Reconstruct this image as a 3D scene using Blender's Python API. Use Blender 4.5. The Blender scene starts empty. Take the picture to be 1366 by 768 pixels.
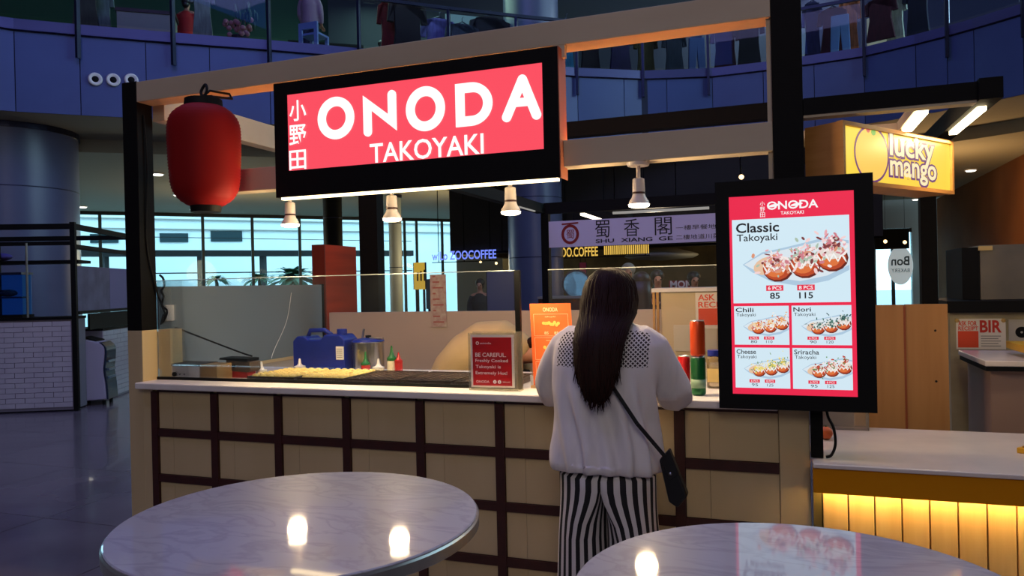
import bpy, bmesh, math, random
from mathutils import Vector, Matrix
random.seed(7)
# ------------------------------------------------------------------ camera
W_, H_ = 1366, 768
F_, YAW, PIT, ROL = 996.34, .345, .004, -.0221
CAM = Vector((3.2073, -3.1598, 1.52))
_cy, _sy = math.cos(YAW), math.sin(YAW)
FW = Vector((-_sy, _cy, 0)); RT = Vector((_cy, _sy, 0)); UP = Vector((0, 0, 1))
_cp, _sp = math.cos(PIT), math.sin(PIT)
FW, UP = _cp*FW - _sp*UP, _cp*UP + _sp*FW
_cr, _sr = math.cos(ROL), math.sin(ROL)
RT, UP = _cr*RT + _sr*UP, _cr*UP - _sr*RT
scene = bpy.context.scene
COL = scene.collection
cd = bpy.data.cameras.new('camera'); cam = bpy.data.objects.new('camera', cd); COL.objects.link(cam)
cd.sensor_width = 36; cd.lens = F_/W_*36; cd.clip_end = 300
M = Matrix((RT, UP, -FW)).transposed().to_4x4(); M.translation = CAM
cam.matrix_world = M; scene.camera = cam
# ------------------------------------------------------------------ world, large lights, exposure
scene.view_settings.view_transform = 'Standard'; scene.view_settings.look = 'None'
scene.view_settings.gamma = 1; scene.view_settings.use_curve_mapping = False
scene.view_settings.exposure = 0.0
world = bpy.data.worlds.new('sky'); scene.world = world; world.use_nodes = True
_bg = world.node_tree.nodes['Background']
_bg.inputs[0].default_value = (.52, .83, 1, 1); _bg.inputs[1].default_value = 4.3

def light(name, kind, loc, power, col, size=None, target=None, spot=None, sizey=None, blend=.5):
    l = bpy.data.lights.new(name, kind); l.energy = power; l.color = col
    if kind == 'AREA':
        l.size = size
        if sizey: l.shape = 'RECTANGLE'; l.size_y = sizey
    elif size is not None: l.shadow_soft_size = size
    if spot: l.spot_size = math.radians(spot); l.spot_blend = blend
    o = bpy.data.objects.new(name, l); COL.objects.link(o); o.location = loc
    d = (Vector(target) - Vector(loc)) if target is not None else Vector((0, 0, -1))
    o.rotation_euler = d.to_track_quat('-Z', 'Y').to_euler()
    return o
# blue-violet atrium floods high under the roof, added fills for the dark areas, and the upper shop lights
light('atrium_flood', 'AREA', (0, -1.5, 12.4), 470, (.50, .46, 1), 9)
light('balcony_flood', 'AREA', (-2.0, 2.5, 11.8), 135, (.05, .16, 1), 6, (-1, 12, 5))
light('concourse_fill', 'AREA', (4.5, -8.2, 5.5), 110, (1, .88, .82), 3, (2, 0, .7))  # added fill behind the camera, lifts the counter front and the woman's back
light('hall_fill', 'POINT', (-10.5, 13.5, 2.3), 120, (1, .80, .44), .6)  # added fill in mid-air, brightens the far ceiling
light('hall_fill', 'POINT', (-5.5, 16.5, 2.3), 120, (1, .80, .44), .6)  # second added fill for the far ceiling
light('hall_fill', 'POINT', (6.6, 15.5, 2.6), 170, (1, .6, .26), .5)  # added fill to bring up the brown right wall
light('hall_fill', 'POINT', (6.2, 5, 2.6), 14, (1, .7, .36), .4)  # added fill at the right, without a fixture
light('cafe_fill', 'POINT', (1.7, 6.5, 2.25), 14, (1, .8, .55), .15)  # added to light the staff, standing in for the kiosk tubes
light('cafe_fill', 'POINT', (2.0, 13.95, 1.8), 12, (1, .85, .55), .15)  # added to light the café wall and oval shade from below
light('shop_light', 'AREA', (-5, 11.5, 8.6), 120, (.55, 1, .75), 3)
light('shop_light', 'AREA', (3, 15.5, 8.6), 130, (.6, .8, 1), 3)

# ------------------------------------------------------------------ pixel -> place helpers (1366x768 frame)
def ray(x, y): return FW + RT*((x - W_/2)/F_) - UP*((y - H_/2)/F_)
def PY(x, y, v): d = ray(x, y); return CAM + d*((v - CAM.y)/d.y)
def PX(x, y, v): d = ray(x, y); return CAM + d*((v - CAM.x)/d.x)
def PZ(x, y, v): d = ray(x, y); return CAM + d*((v - CAM.z)/d.z)
def PD(x, y, v): return CAM + ray(x, y)*v
def PV(x, y, p, n): d = ray(x, y); return CAM + d*((Vector(p) - CAM).dot(n)/d.dot(n))
def RY(x0, y0, x1, y1, c):           # pixel rectangle on the plane Y = c -> X0, X1, Z0, Z1
    xm, ym = (x0+x1)/2, (y0+y1)/2
    return PY(x0, ym, c).x, PY(x1, ym, c).x, PY(xm, y1, c).z, PY(xm, y0, c).z

# ------------------------------------------------------------------ materials
def lin(c):
    return tuple(((v/255)/12.92 if v/255 <= .04045 else ((v/255+.055)/1.055)**2.4) for v in c)
def mat(name, col, rough=.5, metal=0, col2=None, scale=12, stretch=(1, 1, 1), bump=0, detail=3, emit=0, spec=.5, kind='noise', lo=.3, hi=.7, ecol=None, coat=0):
    m = bpy.data.materials.get(name)
    if m: return m
    m = bpy.data.materials.new(name); m.use_nodes = True
    nt = m.node_tree; b = nt.nodes['Principled BSDF']
    c = lin(col); b.inputs['Base Color'].default_value = (*c, 1)
    b.inputs['Roughness'].default_value = rough; b.inputs['Metallic'].default_value = metal
    b.inputs['Specular IOR Level'].default_value = spec; b.inputs['Coat Weight'].default_value = coat
    if emit:
        b.inputs['Emission Color'].default_value = (*lin(ecol or col), 1); b.inputs['Emission Strength'].default_value = emit
    if col2 or bump:
        tc = nt.nodes.new('ShaderNodeTexCoord'); mp = nt.nodes.new('ShaderNodeMapping')
        mp.inputs['Scale'].default_value = stretch
        nt.links.new(tc.outputs['Object'], mp.inputs[0])
        if kind == 'wave':
            t = nt.nodes.new('ShaderNodeTexWave'); t.inputs['Scale'].default_value = scale; t.inputs['Distortion'].default_value = 6; t.inputs['Detail'].default_value = detail
            out = t.outputs['Fac']
        elif kind == 'voronoi':
            t = nt.nodes.new('ShaderNodeTexVoronoi'); t.inputs['Scale'].default_value = scale; out = t.outputs['Distance']
        else:
            t = nt.nodes.new('ShaderNodeTexNoise'); t.inputs['Scale'].default_value = scale; t.inputs['Detail'].default_value = detail; out = t.outputs['Fac']
        nt.links.new(mp.outputs[0], t.inputs['Vector'])
        if col2:
            r = nt.nodes.new('ShaderNodeValToRGB'); r.color_ramp.elements[0].position = lo; r.color_ramp.elements[1].position = hi
            r.color_ramp.elements[0].color = (*lin(col2), 1); r.color_ramp.elements[1].color = (*c, 1)
            nt.links.new(out, r.inputs[0]); nt.links.new(r.outputs[0], b.inputs['Base Color'])
        if bump:
            bp = nt.nodes.new('ShaderNodeBump'); bp.inputs['Strength'].default_value = bump; bp.inputs['Distance'].default_value = .01
            nt.links.new(out, bp.inputs['Height']); nt.links.new(bp.outputs[0], b.inputs['Normal'])
    return m
def emis(name, col, s=1.0):
    m = bpy.data.materials.get(name)
    if m: return m
    m = bpy.data.materials.new(name); m.use_nodes = True; nt = m.node_tree
    b = nt.nodes['Principled BSDF']; b.inputs['Base Color'].default_value = (.02, .02, .02, 1); b.inputs['Roughness'].default_value = .35
    b.inputs['Emission Color'].default_value = (*lin(col), 1); b.inputs['Emission Strength'].default_value = s
    return m
def glass(name, tint=(1, 1, 1), refl=.08, rough=.02, body=0.0, bodycol=(200, 205, 210)):
    m = bpy.data.materials.new(name); m.use_nodes = True; nt = m.node_tree; nt.nodes.clear()
    o = nt.nodes.new('ShaderNodeOutputMaterial'); t = nt.nodes.new('ShaderNodeBsdfTransparent'); g = nt.nodes.new('ShaderNodeBsdfGlossy')
    t.inputs[0].default_value = (*tint, 1); g.inputs['Roughness'].default_value = rough
    mx = nt.nodes.new('ShaderNodeMixShader'); fr = nt.nodes.new('ShaderNodeFresnel'); fr.inputs[0].default_value = 1.45
    ml = nt.nodes.new('ShaderNodeMath'); ml.operation = 'MULTIPLY'; ml.inputs[1].default_value = refl*12
    nt.links.new(fr.outputs[0], ml.inputs[0]); nt.links.new(ml.outputs[0], mx.inputs[0])
    nt.links.new(t.outputs[0], mx.inputs[1]); nt.links.new(g.outputs[0], mx.inputs[2]); last = mx
    if body:
        d = nt.nodes.new('ShaderNodeBsdfDiffuse'); d.inputs[0].default_value = (*lin(bodycol), 1)
        m2 = nt.nodes.new('ShaderNodeMixShader'); m2.inputs[0].default_value = body
        nt.links.new(mx.outputs[0], m2.inputs[1]); nt.links.new(d.outputs[0], m2.inputs[2]); last = m2
    nt.links.new(last.outputs[0], o.inputs[0]); return m
def vcol_mat(name, emit=0.0, rough=.5):
    m = bpy.data.materials.new(name); m.use_nodes = True; nt = m.node_tree; b = nt.nodes['Principled BSDF']
    a = nt.nodes.new('ShaderNodeAttribute'); a.attribute_name = 'print'
    b.inputs['Roughness'].default_value = rough
    if emit:
        nt.links.new(a.outputs['Color'], b.inputs['Emission Color']); b.inputs['Emission Strength'].default_value = emit
        b.inputs['Base Color'].default_value = (.02, .02, .02, 1)
    else: nt.links.new(a.outputs['Color'], b.inputs['Base Color'])
    return m

BLACK = mat('black painted steel', (13, 12, 12), .7, spec=.15, col2=(10, 9, 10), scale=30)
BLACKM = mat('matt black', (11, 11, 12), .65, spec=.2)
CREAM = mat('cream painted board', (200, 178, 138), .6, col2=(190, 168, 128), scale=4, stretch=(1, 1, .3))
BEAMC = mat('cream beam laminate', (190, 174, 150), .55, col2=(182, 164, 140), scale=5, stretch=(.3, 1, 1))
BROWN = mat('dark red brown batten', (62, 22, 15), .5, col2=(50, 17, 12), scale=20)
WHITE = mat('white laminate', (232, 226, 222), .3, col2=(222, 214, 208), scale=8)
WHITEP = mat('white plastic', (235, 232, 228), .35)
STEEL = mat('brushed steel', (190, 190, 188), .28, 1, col2=(165, 165, 165), scale=60, stretch=(1, 1, .05))
DARKST = mat('dark seasoned iron', (38, 30, 26), .42, .4, col2=(26, 21, 19), scale=30)
GREYB = mat('grey board', (150, 146, 140), .6)

# ------------------------------------------------------------------ mesh helpers
class MB:
    def __init__(s): s.v = []; s.f = []; s.c = []; s.cur = None
    def add(s, vs, fs):
        n = len(s.v); s.v += [Vector(p) for p in vs]
        for f in fs: s.f.append(tuple(i+n for i in f)); s.c.append(s.cur)
        return s
    def color(s, c): s.cur = (*lin(c), 1); return s
    def box(s, x0, x1, y0, y1, z0, z1):
        if x0 > x1: x0, x1 = x1, x0
        if y0 > y1: y0, y1 = y1, y0
        if z0 > z1: z0, z1 = z1, z0
        return s.add([(x0,y0,z0),(x1,y0,z0),(x1,y1,z0),(x0,y1,z0),(x0,y0,z1),(x1,y0,z1),(x1,y1,z1),(x0,y1,z1)],
                     [(0,3,2,1),(4,5,6,7),(0,1,5,4),(1,2,6,5),(2,3,7,6),(3,0,4,7)])
    def obox(s, c, u, v, w):        # centre, three half-axis vectors
        c, u, v, w = map(Vector, (c, u, v, w))
        P = [c-u-v-w, c+u-v-w, c+u+v-w, c-u+v-w, c-u-v+w, c+u-v+w, c+u+v+w, c-u+v+w]
        F = [(0,3,2,1),(4,5,6,7),(0,1,5,4),(1,2,6,5),(2,3,7,6),(3,0,4,7)]
        if u.cross(v).dot(w) < 0: F = [f[::-1] for f in F]
        return s.add(P, F)
    def bar(s, p, q, w, h=None, up=(0, 0, 1)):
        p, q = Vector(p), Vector(q); d = (q-p); L = d.length; d.normalize(); h = h or w
        a = d.cross(Vector(up))
        if a.length < 1e-4: a = d.cross(Vector((1, 0, 0)))
        a.normalize(); b = a.cross(d)
        return s.obox((p+q)/2, d*(L/2), a*(w/2), b*(h/2))
    def cyl(s, p, q, r0, r1=None, n=20, cap=True):
        p, q = Vector(p), Vector(q); r1 = r0 if r1 is None else r1
        d = (q-p).normalized(); a = d.orthogonal().normalized(); b = d.cross(a)
        vs = []
        for c, r in ((p, r0), (q, r1)):
            for i in range(n): t = 2*math.pi*i/n; vs.append(c + a*(r*math.cos(t)) + b*(r*math.sin(t)))
        fs = [(i, (i+1) % n, n+(i+1) % n, n+i) for i in range(n)]
        if cap: fs += [tuple(range(n))[::-1], tuple(range(n, 2*n))]
        return s.add(vs, fs)
    def lathe(s, prof, c=(0, 0, 0), n=32, axis=(0, 0, 1)):
        c = Vector(c); ax = Vector(axis).normalized(); a = ax.orthogonal().normalized(); b = ax.cross(a)
        vs = []; k = len(prof)
        for r, z in prof:
            for i in range(n): t = 2*math.pi*i/n; vs.append(c + ax*z + a*(r*math.cos(t)) + b*(r*math.sin(t)))
        fs = [(j*n+i, j*n+(i+1) % n, (j+1)*n+(i+1) % n, (j+1)*n+i) for j in range(k-1) for i in range(n)]
        if prof[0][0] > 1e-5: fs.append(tuple(range(n))[::-1])
        if prof[-1][0] > 1e-5: fs.append(tuple(range((k-1)*n, k*n)))
        return s.add(vs, fs)
    def ball(s, c, r, n=14, m=9):
        r = (r, r, r) if not hasattr(r, '__len__') else r
        c = Vector(c); vs = [c + Vector((0, 0, -r[2]))]
        for j in range(1, m):
            ph = -math.pi/2 + math.pi*j/m
            for i in range(n): t = 2*math.pi*i/n; vs.append(c + Vector((r[0]*math.cos(ph)*math.cos(t), r[1]*math.cos(ph)*math.sin(t), r[2]*math.sin(ph))))
        vs.append(c + Vector((0, 0, r[2])))
        fs = [(0, 1+(i+1) % n, 1+i) for i in range(n)]
        for j in range(m-2):
            for i in range(n): fs.append((1+j*n+i, 1+j*n+(i+1) % n, 1+(j+1)*n+(i+1) % n, 1+(j+1)*n+i))
        e = len(vs)-1; b = 1+(m-2)*n
        fs += [(b+i, b+(i+1) % n, e) for i in range(n)]
        return s.add(vs, fs)
    def tube(s, pts, r, n=8):
        pts = [Vector(p) for p in pts]; k = len(pts)
        rs = r if hasattr(r, '__len__') else [r]*k
        vs = []; a = None
        for j, p in enumerate(pts):
            d = (pts[min(j+1, k-1)] - pts[max(j-1, 0)]).normalized()
            if a is None: a = d.orthogonal().normalized()
            else: a = (a - d*a.dot(d)).normalized()
            b = d.cross(a)
            for i in range(n): t = 2*math.pi*i/n; vs.append(p + a*(rs[j]*math.cos(t)) + b*(rs[j]*math.sin(t)))
        fs = [(j*n+i, j*n+(i+1) % n, (j+1)*n+(i+1) % n, (j+1)*n+i) for j in range(k-1) for i in range(n)]
        fs += [tuple(range(n))[::-1], tuple(range((k-1)*n, k*n))]
        return s.add(vs, fs)
    def loft(s, secs, n=28, close=True, p=2.0):   # secs: (centre, rx, ry) horizontal superellipses
        vs = []
        for c, rx, ry in secs:
            for i in range(n):
                t = 2*math.pi*i/n; ct, st = math.cos(t), math.sin(t)
                vs.append(Vector(c) + Vector((rx*math.copysign(abs(ct)**(2/p), ct), ry*math.copysign(abs(st)**(2/p), st), 0)))
        k = len(secs)
        up = secs[-1][0][2] > secs[0][0][2]
        fs = [(j*n+i, j*n+(i+1) % n, (j+1)*n+(i+1) % n, (j+1)*n+i) for j in range(k-1) for i in range(n)]
        if close: fs += [tuple(range(n))[::-1], tuple(range((k-1)*n, k*n))]
        if not up: fs = [f[::-1] for f in fs]
        return s.add(vs, fs)
    def prism(s, poly, O, U, V, d, flip=False):   # outline poly (u,v) on plane O,U,V extruded by vector d
        O, U, V, d = map(Vector, (O, U, V, d)); n = len(poly)
        a = [O + U*p[0] + V*p[1] for p in poly]; vs = a + [p+d for p in a]
        fs = [tuple(range(n)), tuple(range(n, 2*n))[::-1]] + [(i, n+i, n+(i+1) % n, (i+1) % n) for i in range(n)]
        ar = sum(poly[i][0]*poly[(i+1) % n][1]-poly[(i+1) % n][0]*poly[i][1] for i in range(n))
        if (ar * U.cross(V).dot(d)) > 0: fs = [f[::-1] for f in fs]
        return s.add(vs, fs)
    def ring(s, c, U, V, ro, ri, d, n=40, so=1.0):  # flat ring: outer (a,b), inner (a,b)
        c, U, V, d = map(Vector, (c, U, V, d)); vs = []
        for r in (ro, ri):
            for i in range(n): t = 2*math.pi*i/n; vs.append(c + U*(r[0]*math.cos(t)) + V*(r[1]*math.sin(t)))
        vs += [v+d for v in vs]; fs = []
        for i in range(n):
            j = (i+1) % n
            fs += [(i, j, n+j, n+i), (2*n+j, 2*n+i, 3*n+i, 3*n+j), (i, 2*n+i, 2*n+j, j), (n+j, 3*n+j, 3*n+i, n+i)]
        if U.cross(V).dot(d) > 0: fs = [f[::-1] for f in fs]
        return s.add(vs, fs)
    def capsule(s, p, q, r, O, U, V, d, n=10):     # rounded stroke between 2D points
        p, q = Vector(p), Vector(q); a = math.atan2((q-p).y, (q-p).x); poly = []
        for i in range(n+1): t = a - math.pi/2 + math.pi*i/n; poly.append((q.x + r*math.cos(t), q.y + r*math.sin(t)))
        for i in range(n+1): t = a + math.pi/2 + math.pi*i/n; poly.append((p.x + r*math.cos(t), p.y + r*math.sin(t)))
        return s.prism(poly, O, U, V, d)
    def text(s, body, O, U, V, box, bold=0.0, res=3, off=None):   # fit text outlines into box (u0,v0,u1,v1)
        tv, tf = text_mesh(body, bold, res)
        xs = [p[0] for p in tv]; ys = [p[1] for p in tv]
        x0, x1, y0, y1 = min(xs), max(xs), min(ys), max(ys)
        O, U, V = map(Vector, (O, U, V)); u0, v0, u1, v1 = box
        sx = (u1-u0)/max(x1-x0, 1e-6); sy = (v1-v0)/max(y1-y0, 1e-6)
        o = Vector(off) if off else Vector((0, 0, 0))
        return s.add([O + o + U*(u0+(x-x0)*sx) + V*(v0+(y-y0)*sy) for x, y in tv], tf)
    def xform(s, Mx): s.v = [Mx @ p for p in s.v]; return s
    def build(s, name, m, parent=None, smooth=False, bevel=0, label=None, kind=None, seg=2, auto=None):
        me = bpy.data.meshes.new(name); off = Vector((0, 0, 0))
        r = parent
        while r is not None: off += r.location; r = r.parent
        if parent is None and s.v:
            xs = [p.x for p in s.v]; ys = [p.y for p in s.v]; zs = [p.z for p in s.v]
            off = Vector(((min(xs)+max(xs))/2, (min(ys)+max(ys))/2, min(zs)))
        me.from_pydata([tuple(p-off) for p in s.v], [], s.f); me.validate()
        if any(c is not None for c in s.c):
            at = me.color_attributes.new('print', 'FLOAT_COLOR', 'CORNER')
            li = 0
            for pl in me.polygons:
                c = s.c[pl.index] or (1, 1, 1, 1)
                for k in pl.loop_indices: at.data[k].color = c
        me.materials.append(m)
        if smooth:
            for p in me.polygons: p.use_smooth = True
        o = bpy.data.objects.new(name, me); COL.objects.link(o)
        if parent is not None: o.parent = parent
        else: o.location = off
        if bevel:
            b = o.modifiers.new('bevel', 'BEVEL'); b.width = bevel; b.segments = seg; b.limit_method = 'ANGLE'
        if smooth and auto:
            me.set_sharp_from_angle(angle=math.radians(auto))
        if label: o['label'] = label
        if kind: o['kind'] = kind
        return o
_tx = {}
def text_mesh(body, bold=0.0, res=3):
    k = (body, bold, res)
    if k in _tx: return _tx[k]
    cu = bpy.data.curves.new('t', 'FONT'); cu.body = body; cu.resolution_u = res; cu.offset = bold; cu.fill_mode = 'FRONT'
    o = bpy.data.objects.new('t', cu); COL.objects.link(o)
    dg = bpy.context.evaluated_depsgraph_get(); me = bpy.data.meshes.new_from_object(o.evaluated_get(dg), depsgraph=dg)
    r = ([(v.co.x, v.co.y) for v in me.vertices], [tuple(p.vertices) for p in me.polygons])
    bpy.data.objects.remove(o); bpy.data.curves.remove(cu); bpy.data.meshes.remove(me)
    _tx[k] = r; return r
def tag(o, label, cat, group=None):
    o['label'] = label; o['category'] = cat
    if group: o['group'] = group
    return o
def thing(name, label, cat, loc, group=None):
    o = bpy.data.objects.new(name, None); COL.objects.link(o); o.location = loc; o.empty_display_size = .1
    return tag(o, label, cat, group)
def smooth(pts, k=6):                 # Catmull-Rom through the points
    P = [Vector(p) for p in pts]; out = []
    for i in range(len(P)-1):
        a, b, c, d = P[max(i-1, 0)], P[i], P[i+1], P[min(i+2, len(P)-1)]
        for j in range(k):
            t = j/k; out.append(.5*((2*b) + (c-a)*t + (2*a-5*b+4*c-d)*t*t + (3*b-a-3*c+d)*t*t*t))
    return out + [P[-1]]
def struct(o): o['kind'] = 'structure'; return o
def dup(root, loc, label=None):
    r = root.copy(); COL.objects.link(r); r.location = loc
    if label: r['label'] = label
    for ch in list(root.children):
        c = ch.copy(); COL.objects.link(c); c.parent = r
        for g in ch.children:
            d = g.copy(); COL.objects.link(d); d.parent = c
    return r
def B(*a): return MB().box(*a)
XA, YA, ZA = Vector((1, 0, 0)), Vector((0, 1, 0)), Vector((0, 0, 1))
def evaluated_mesh(o):
    dg = bpy.context.evaluated_depsgraph_get(); dg.update()
    return bpy.data.meshes.new_from_object(o.evaluated_get(dg), depsgraph=dg)
def skin(verts, edges, radii, root=0, sub=2):
    me = bpy.data.meshes.new('s'); me.from_pydata([tuple(v) for v in verts], edges, [])
    o = bpy.data.objects.new('s', me); COL.objects.link(o)
    md = o.modifiers.new('skin', 'SKIN'); md.use_smooth_shade = True
    sv = me.skin_vertices[0].data
    for i, r in enumerate(radii):
        sv[i].radius = r if hasattr(r, '__len__') else (r, r); sv[i].use_root = (i == root)
    o.modifiers.new('sub', 'SUBSURF').levels = sub; o.modifiers['sub'].render_levels = sub
    out = evaluated_mesh(o); bpy.data.objects.remove(o); bpy.data.meshes.remove(me)
    b = MB(); b.add([v.co for v in out.vertices], [tuple(p.vertices) for p in out.polygons]); bpy.data.meshes.remove(out)
    return b
def fuse(b, voxel, smooth=3, factor=.5):
    me = bpy.data.meshes.new('f'); me.from_pydata([tuple(p) for p in b.v], [], b.f)
    o = bpy.data.objects.new('f', me); COL.objects.link(o)
    r = o.modifiers.new('r', 'REMESH'); r.mode = 'VOXEL'; r.voxel_size = voxel
    if smooth: s = o.modifiers.new('s', 'SMOOTH'); s.factor = factor; s.iterations = smooth
    out = evaluated_mesh(o); bpy.data.objects.remove(o); bpy.data.meshes.remove(me)
    q = MB(); q.add([v.co for v in out.vertices], [tuple(p.vertices) for p in out.polygons]); bpy.data.meshes.remove(out)
    return q
# ================================================================== SETTING
FLOORM = mat('polished violet grey floor tile', (120, 112, 118), .22, col2=(96, 90, 98), scale=1.3, detail=6, coat=.2)
GROUT = mat('floor joint', (70, 64, 66), .7)
CEILM = mat('off white ceiling', (158, 152, 132), .8)
PLAST = mat('plain mall wall', (120, 116, 110), .8)
FASC = mat('blue grey metal fascia panel', (74, 92, 150), .38, .0, col2=(70, 87, 143), scale=1.5)
LEDGE = mat('ledge metal trim', (84, 86, 140), .35, .2)
CURVE = [(-260, 10.8), (-120, 11.3), (0, 12.0), (180, 12.7), (360, 13.4), (490, 14.0), (630, 14.8), (760, 15.5), (858, 15.85), (945, 15.8), (1030, 15.35), (1150, 14.6), (1260, 13.5), (1366, 12.4), (1500, 11.0), (1640, 9.8)]
def zc(x):
    for (a, za), (b, zb) in zip(CURVE, CURVE[1:]):
        if a <= x <= b: return za + (zb-za)*(x-a)/(b-a)
    return CURVE[-1][1]
def bp(x, z, d=0.0):                      # point on (or d behind) the balcony line, at height z
    p = PD(x, 100, zc(x)+d); return Vector((p.x, p.y, z))
PLAN = [(-24, -9), (14, -9), (14, 29), (9, 28), (-9.2, 24.8), (-24, 9)]
floor = struct(MB().prism(PLAN, (0, 0, -.25), XA, YA, (0, 0, .238)).build('floor', GROUT))
def far_pt(x, z):                         # where the sight line over pixel column x meets the mall's outer wall
    a, b = Vector((-24, 9, 0)), Vector((-9.2, 24.8, 0)); w = (b-a).normalized(); p = PV(x, 100, a, Vector((w.y, -w.x, 0)))
    if (p-CAM).dot(FW) < 0 or p.x > -9.2: p = PY(x, 100, 26.5)
    return Vector((p.x, p.y, z))
tile0 = None; T = 1.15
for i in range(16):
    for j in range(12):
        x, y = -9.6 + i*T, -5.2 + j*T
        if tile0 is None:
            tile0 = B(x, x+T-.006, y, y+T-.006, -.012, 0).build('floor_tile', FLOORM, floor)
            tx, ty = x, y
        else:
            t = tile0.copy(); COL.objects.link(t); t.location = (x-tx, y-ty, 0)
# ceilings
xs = [-260 + i*50 for i in range(39)]
c = MB()
for a, b in zip(xs, xs[1:]):
    pa, pb = bp(a, 4.5), bp(b, 4.5); qa, qb = bp(a, 4.5, 1.9), bp(b, 4.5, 1.9)
    ra, rb = qa - ZA*.25, qb - ZA*.25
    sa, sb = far_pt(a, 4.25), far_pt(b, 4.25)
    c.add([pa, pb, qb, qa], [(0, 3, 2, 1)]).add([qa, qb, rb, ra], [(0, 3, 2, 1)]).add([ra, rb, sb, sa], [(0, 3, 2, 1)])
struct(c.build('ceiling', CEILM))
c = MB()
for a, b in zip(xs, xs[1:]):
    sa, sb = far_pt(a, 5.9), far_pt(b, 5.9)
    c.add([bp(a, 5.9), bp(b, 5.9), sb, sa], [(0, 1, 2, 3)])
struct(c.build('floor_upper', PLAST))
struct(MB().prism(PLAN, (0, 0, 13), XA, YA, (0, 0, .2)).build('ceiling_atrium', PLAST))
struct(B(-24.2, -24, -9, 9, 0, 13).build('wall_left', PLAST))
struct(B(-26, 14, -9.2, -9, 0, 13).build('wall_front', PLAST))
struct(MB().bar((13.9, -9, 6.5), (13.9, 4, 6.5), .2, 13).build('wall_near', PLAST))
WOODW = mat('brown laminate wall', (128, 80, 44), .85, spec=.2, col2=(106, 64, 34), scale=2, stretch=(1, .3, .3))
struct(B(8.5, 8.7, 3.5, 27, 0, 4.25).build('wall_right', WOODW))
struct(B(8.7, 14, 3.5, 3.7, 0, 5.9).build('wall_side', PLAST))
# balcony face: backing, separate panels with joints, ledge band
wb = c = MB()
for a, b in zip(xs, xs[1:]):
    c.add([bp(a, 4.5, .04), bp(b, 4.5, .04), bp(b, 5.98, .04), bp(a, 5.98, .04)], [(0, 1, 2, 3)])
wall_b = struct(c.build('wall_balcony', mat('dark joint', (34, 40, 70), .7)))
J = [-230, -150, -70, 20, 107, 195, 280, 360, 445, 530, 620, 700, 770, 832, 858, 889, 950, 1018, 1086, 1153, 1222, 1264, 1300, 1366, 1440, 1520, 1600]
for a, b in zip(J, J[1:]):
    pa, pb = bp(a, 0), bp(b, 0); g = (pb-pa).normalized()*.007; n = Vector((-(pb-pa).y, (pb-pa).x, 0)).normalized()*.03
    q = [(pa+g), (pb-g), (pb-g+n), (pa+g+n)]
    MB().add([v+ZA*4.5 for v in q]+[v+ZA*5.8 for v in q], [(0,3,2,1),(4,5,6,7),(0,1,5,4),(1,2,6,5),(2,3,7,6),(3,0,4,7)]).build('fascia_panel', FASC, wall_b)
    q = [pa-n*2, pb-n*2, pb+n, pa+n]
    MB().add([v+ZA*5.82 for v in q]+[v+ZA*5.99 for v in q], [(0,3,2,1),(4,5,6,7),(0,1,5,4),(1,2,6,5),(2,3,7,6),(3,0,4,7)]).build('ledge_trim', LEDGE, wall_b)
# round nozzles in the balcony face
for k, (x, y, w) in enumerate([(127, 106, 'left'), (151, 107, 'middle'), (175, 107, 'right')]):
    p = bp(x, PD(x, y, zc(x)).z); d = Vector((CAM.x-p.x, CAM.y-p.y, 0)).normalized()
    t = thing('air_nozzle', 'white ringed round air nozzle on the blue balcony face, %s one of three' % w, 'nozzle', p - d*.0, 'nozzles on the balcony face')
    MB().lathe([(.105, 0), (.11, .03), (.085, .05), (.065, .03)], p, 24, d).build('ring', WHITEP, t, True)
    MB().lathe([(.066, .0), (.05, .035), (.0, .04)], p, 20, d).build('core', BLACKM, t, True)
# glass railing of the upper floor
rail = thing('glass_railing', 'glass balustrade with dark handrail along the upper floor edge', 'railing', bp(500, 5.99))
RG = glass('railing glass', (.86, .9, .98), .05)
DKM = mat('dark blue grey metal', (40, 44, 70), .35, .5)
RP = [-180, -40, 105, 232, 360, 480, 600, 690, 770, 858, 945, 1050, 1153, 1264, 1366, 1480]
for x in RP:
    p = bp(x, 0, -.08); MB().bar(p+ZA*5.42, p+ZA*6.92, .07, .05).build('post', DKM, rail)
for a, b in zip(RP, RP[1:]):
    p, q = bp(a, 6.93, -.08), bp(b, 6.93, -.08)
    MB().bar(p, q, .06, .06).build('handrail', DKM, rail)
    d = (q-p).normalized()*.05
    MB().bar(p+d-ZA*.5, q-d-ZA*.5, .012, .82).build('pane', RG, rail)
# outer walls and the window wall
W0, W1, W2 = Vector((-24, 9, 0)), Vector((-9.2, 24.8, 0)), Vector((9, 28, 0))
struct(MB().bar(W0+ZA*8.6, W1+ZA*8.6, .2, 8.7).build('wall_window', PLAST))
struct(MB().bar(W1+ZA*6.5, Vector((1.8, 26.7, 6.5)), .2, 13).build('wall_back', PLAST))
E0, E1 = [PV(x, 350, (1.8, 26.7, 0), Vector((.178, -.984, 0))) for x in (1166, 1216)]
E0 = Vector((E0.x, E0.y, 0)); E1 = Vector((E1.x, E1.y, 0)); we = struct(MB().bar(E0+ZA*8.15, E1+ZA*8.15, .2, 9.7).build('wall_end', PLAST))
MB().bar(Vector((1.8, 26.7, 6.5)), E0+ZA*6.5, .2, 13).build('wall_pier', PLAST, we); MB().bar(E1+ZA*6.5, W2+ZA*6.5, .2, 13).build('wall_pier', PLAST, we)
WG = glass('window glass', (.86, .97, 1), .03)
FRM = mat('dark window frame', (36, 42, 44), .5)
FRM2 = mat('grey green window mullion', (74, 92, 96), .5)
wn = (W1-W0).normalized(); wnn = Vector((wn.y, -wn.x, 0))
win = struct(MB().bar(W0+ZA*4.2, W1+ZA*4.2, .12, .12).build('window_1', FRM))
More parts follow.
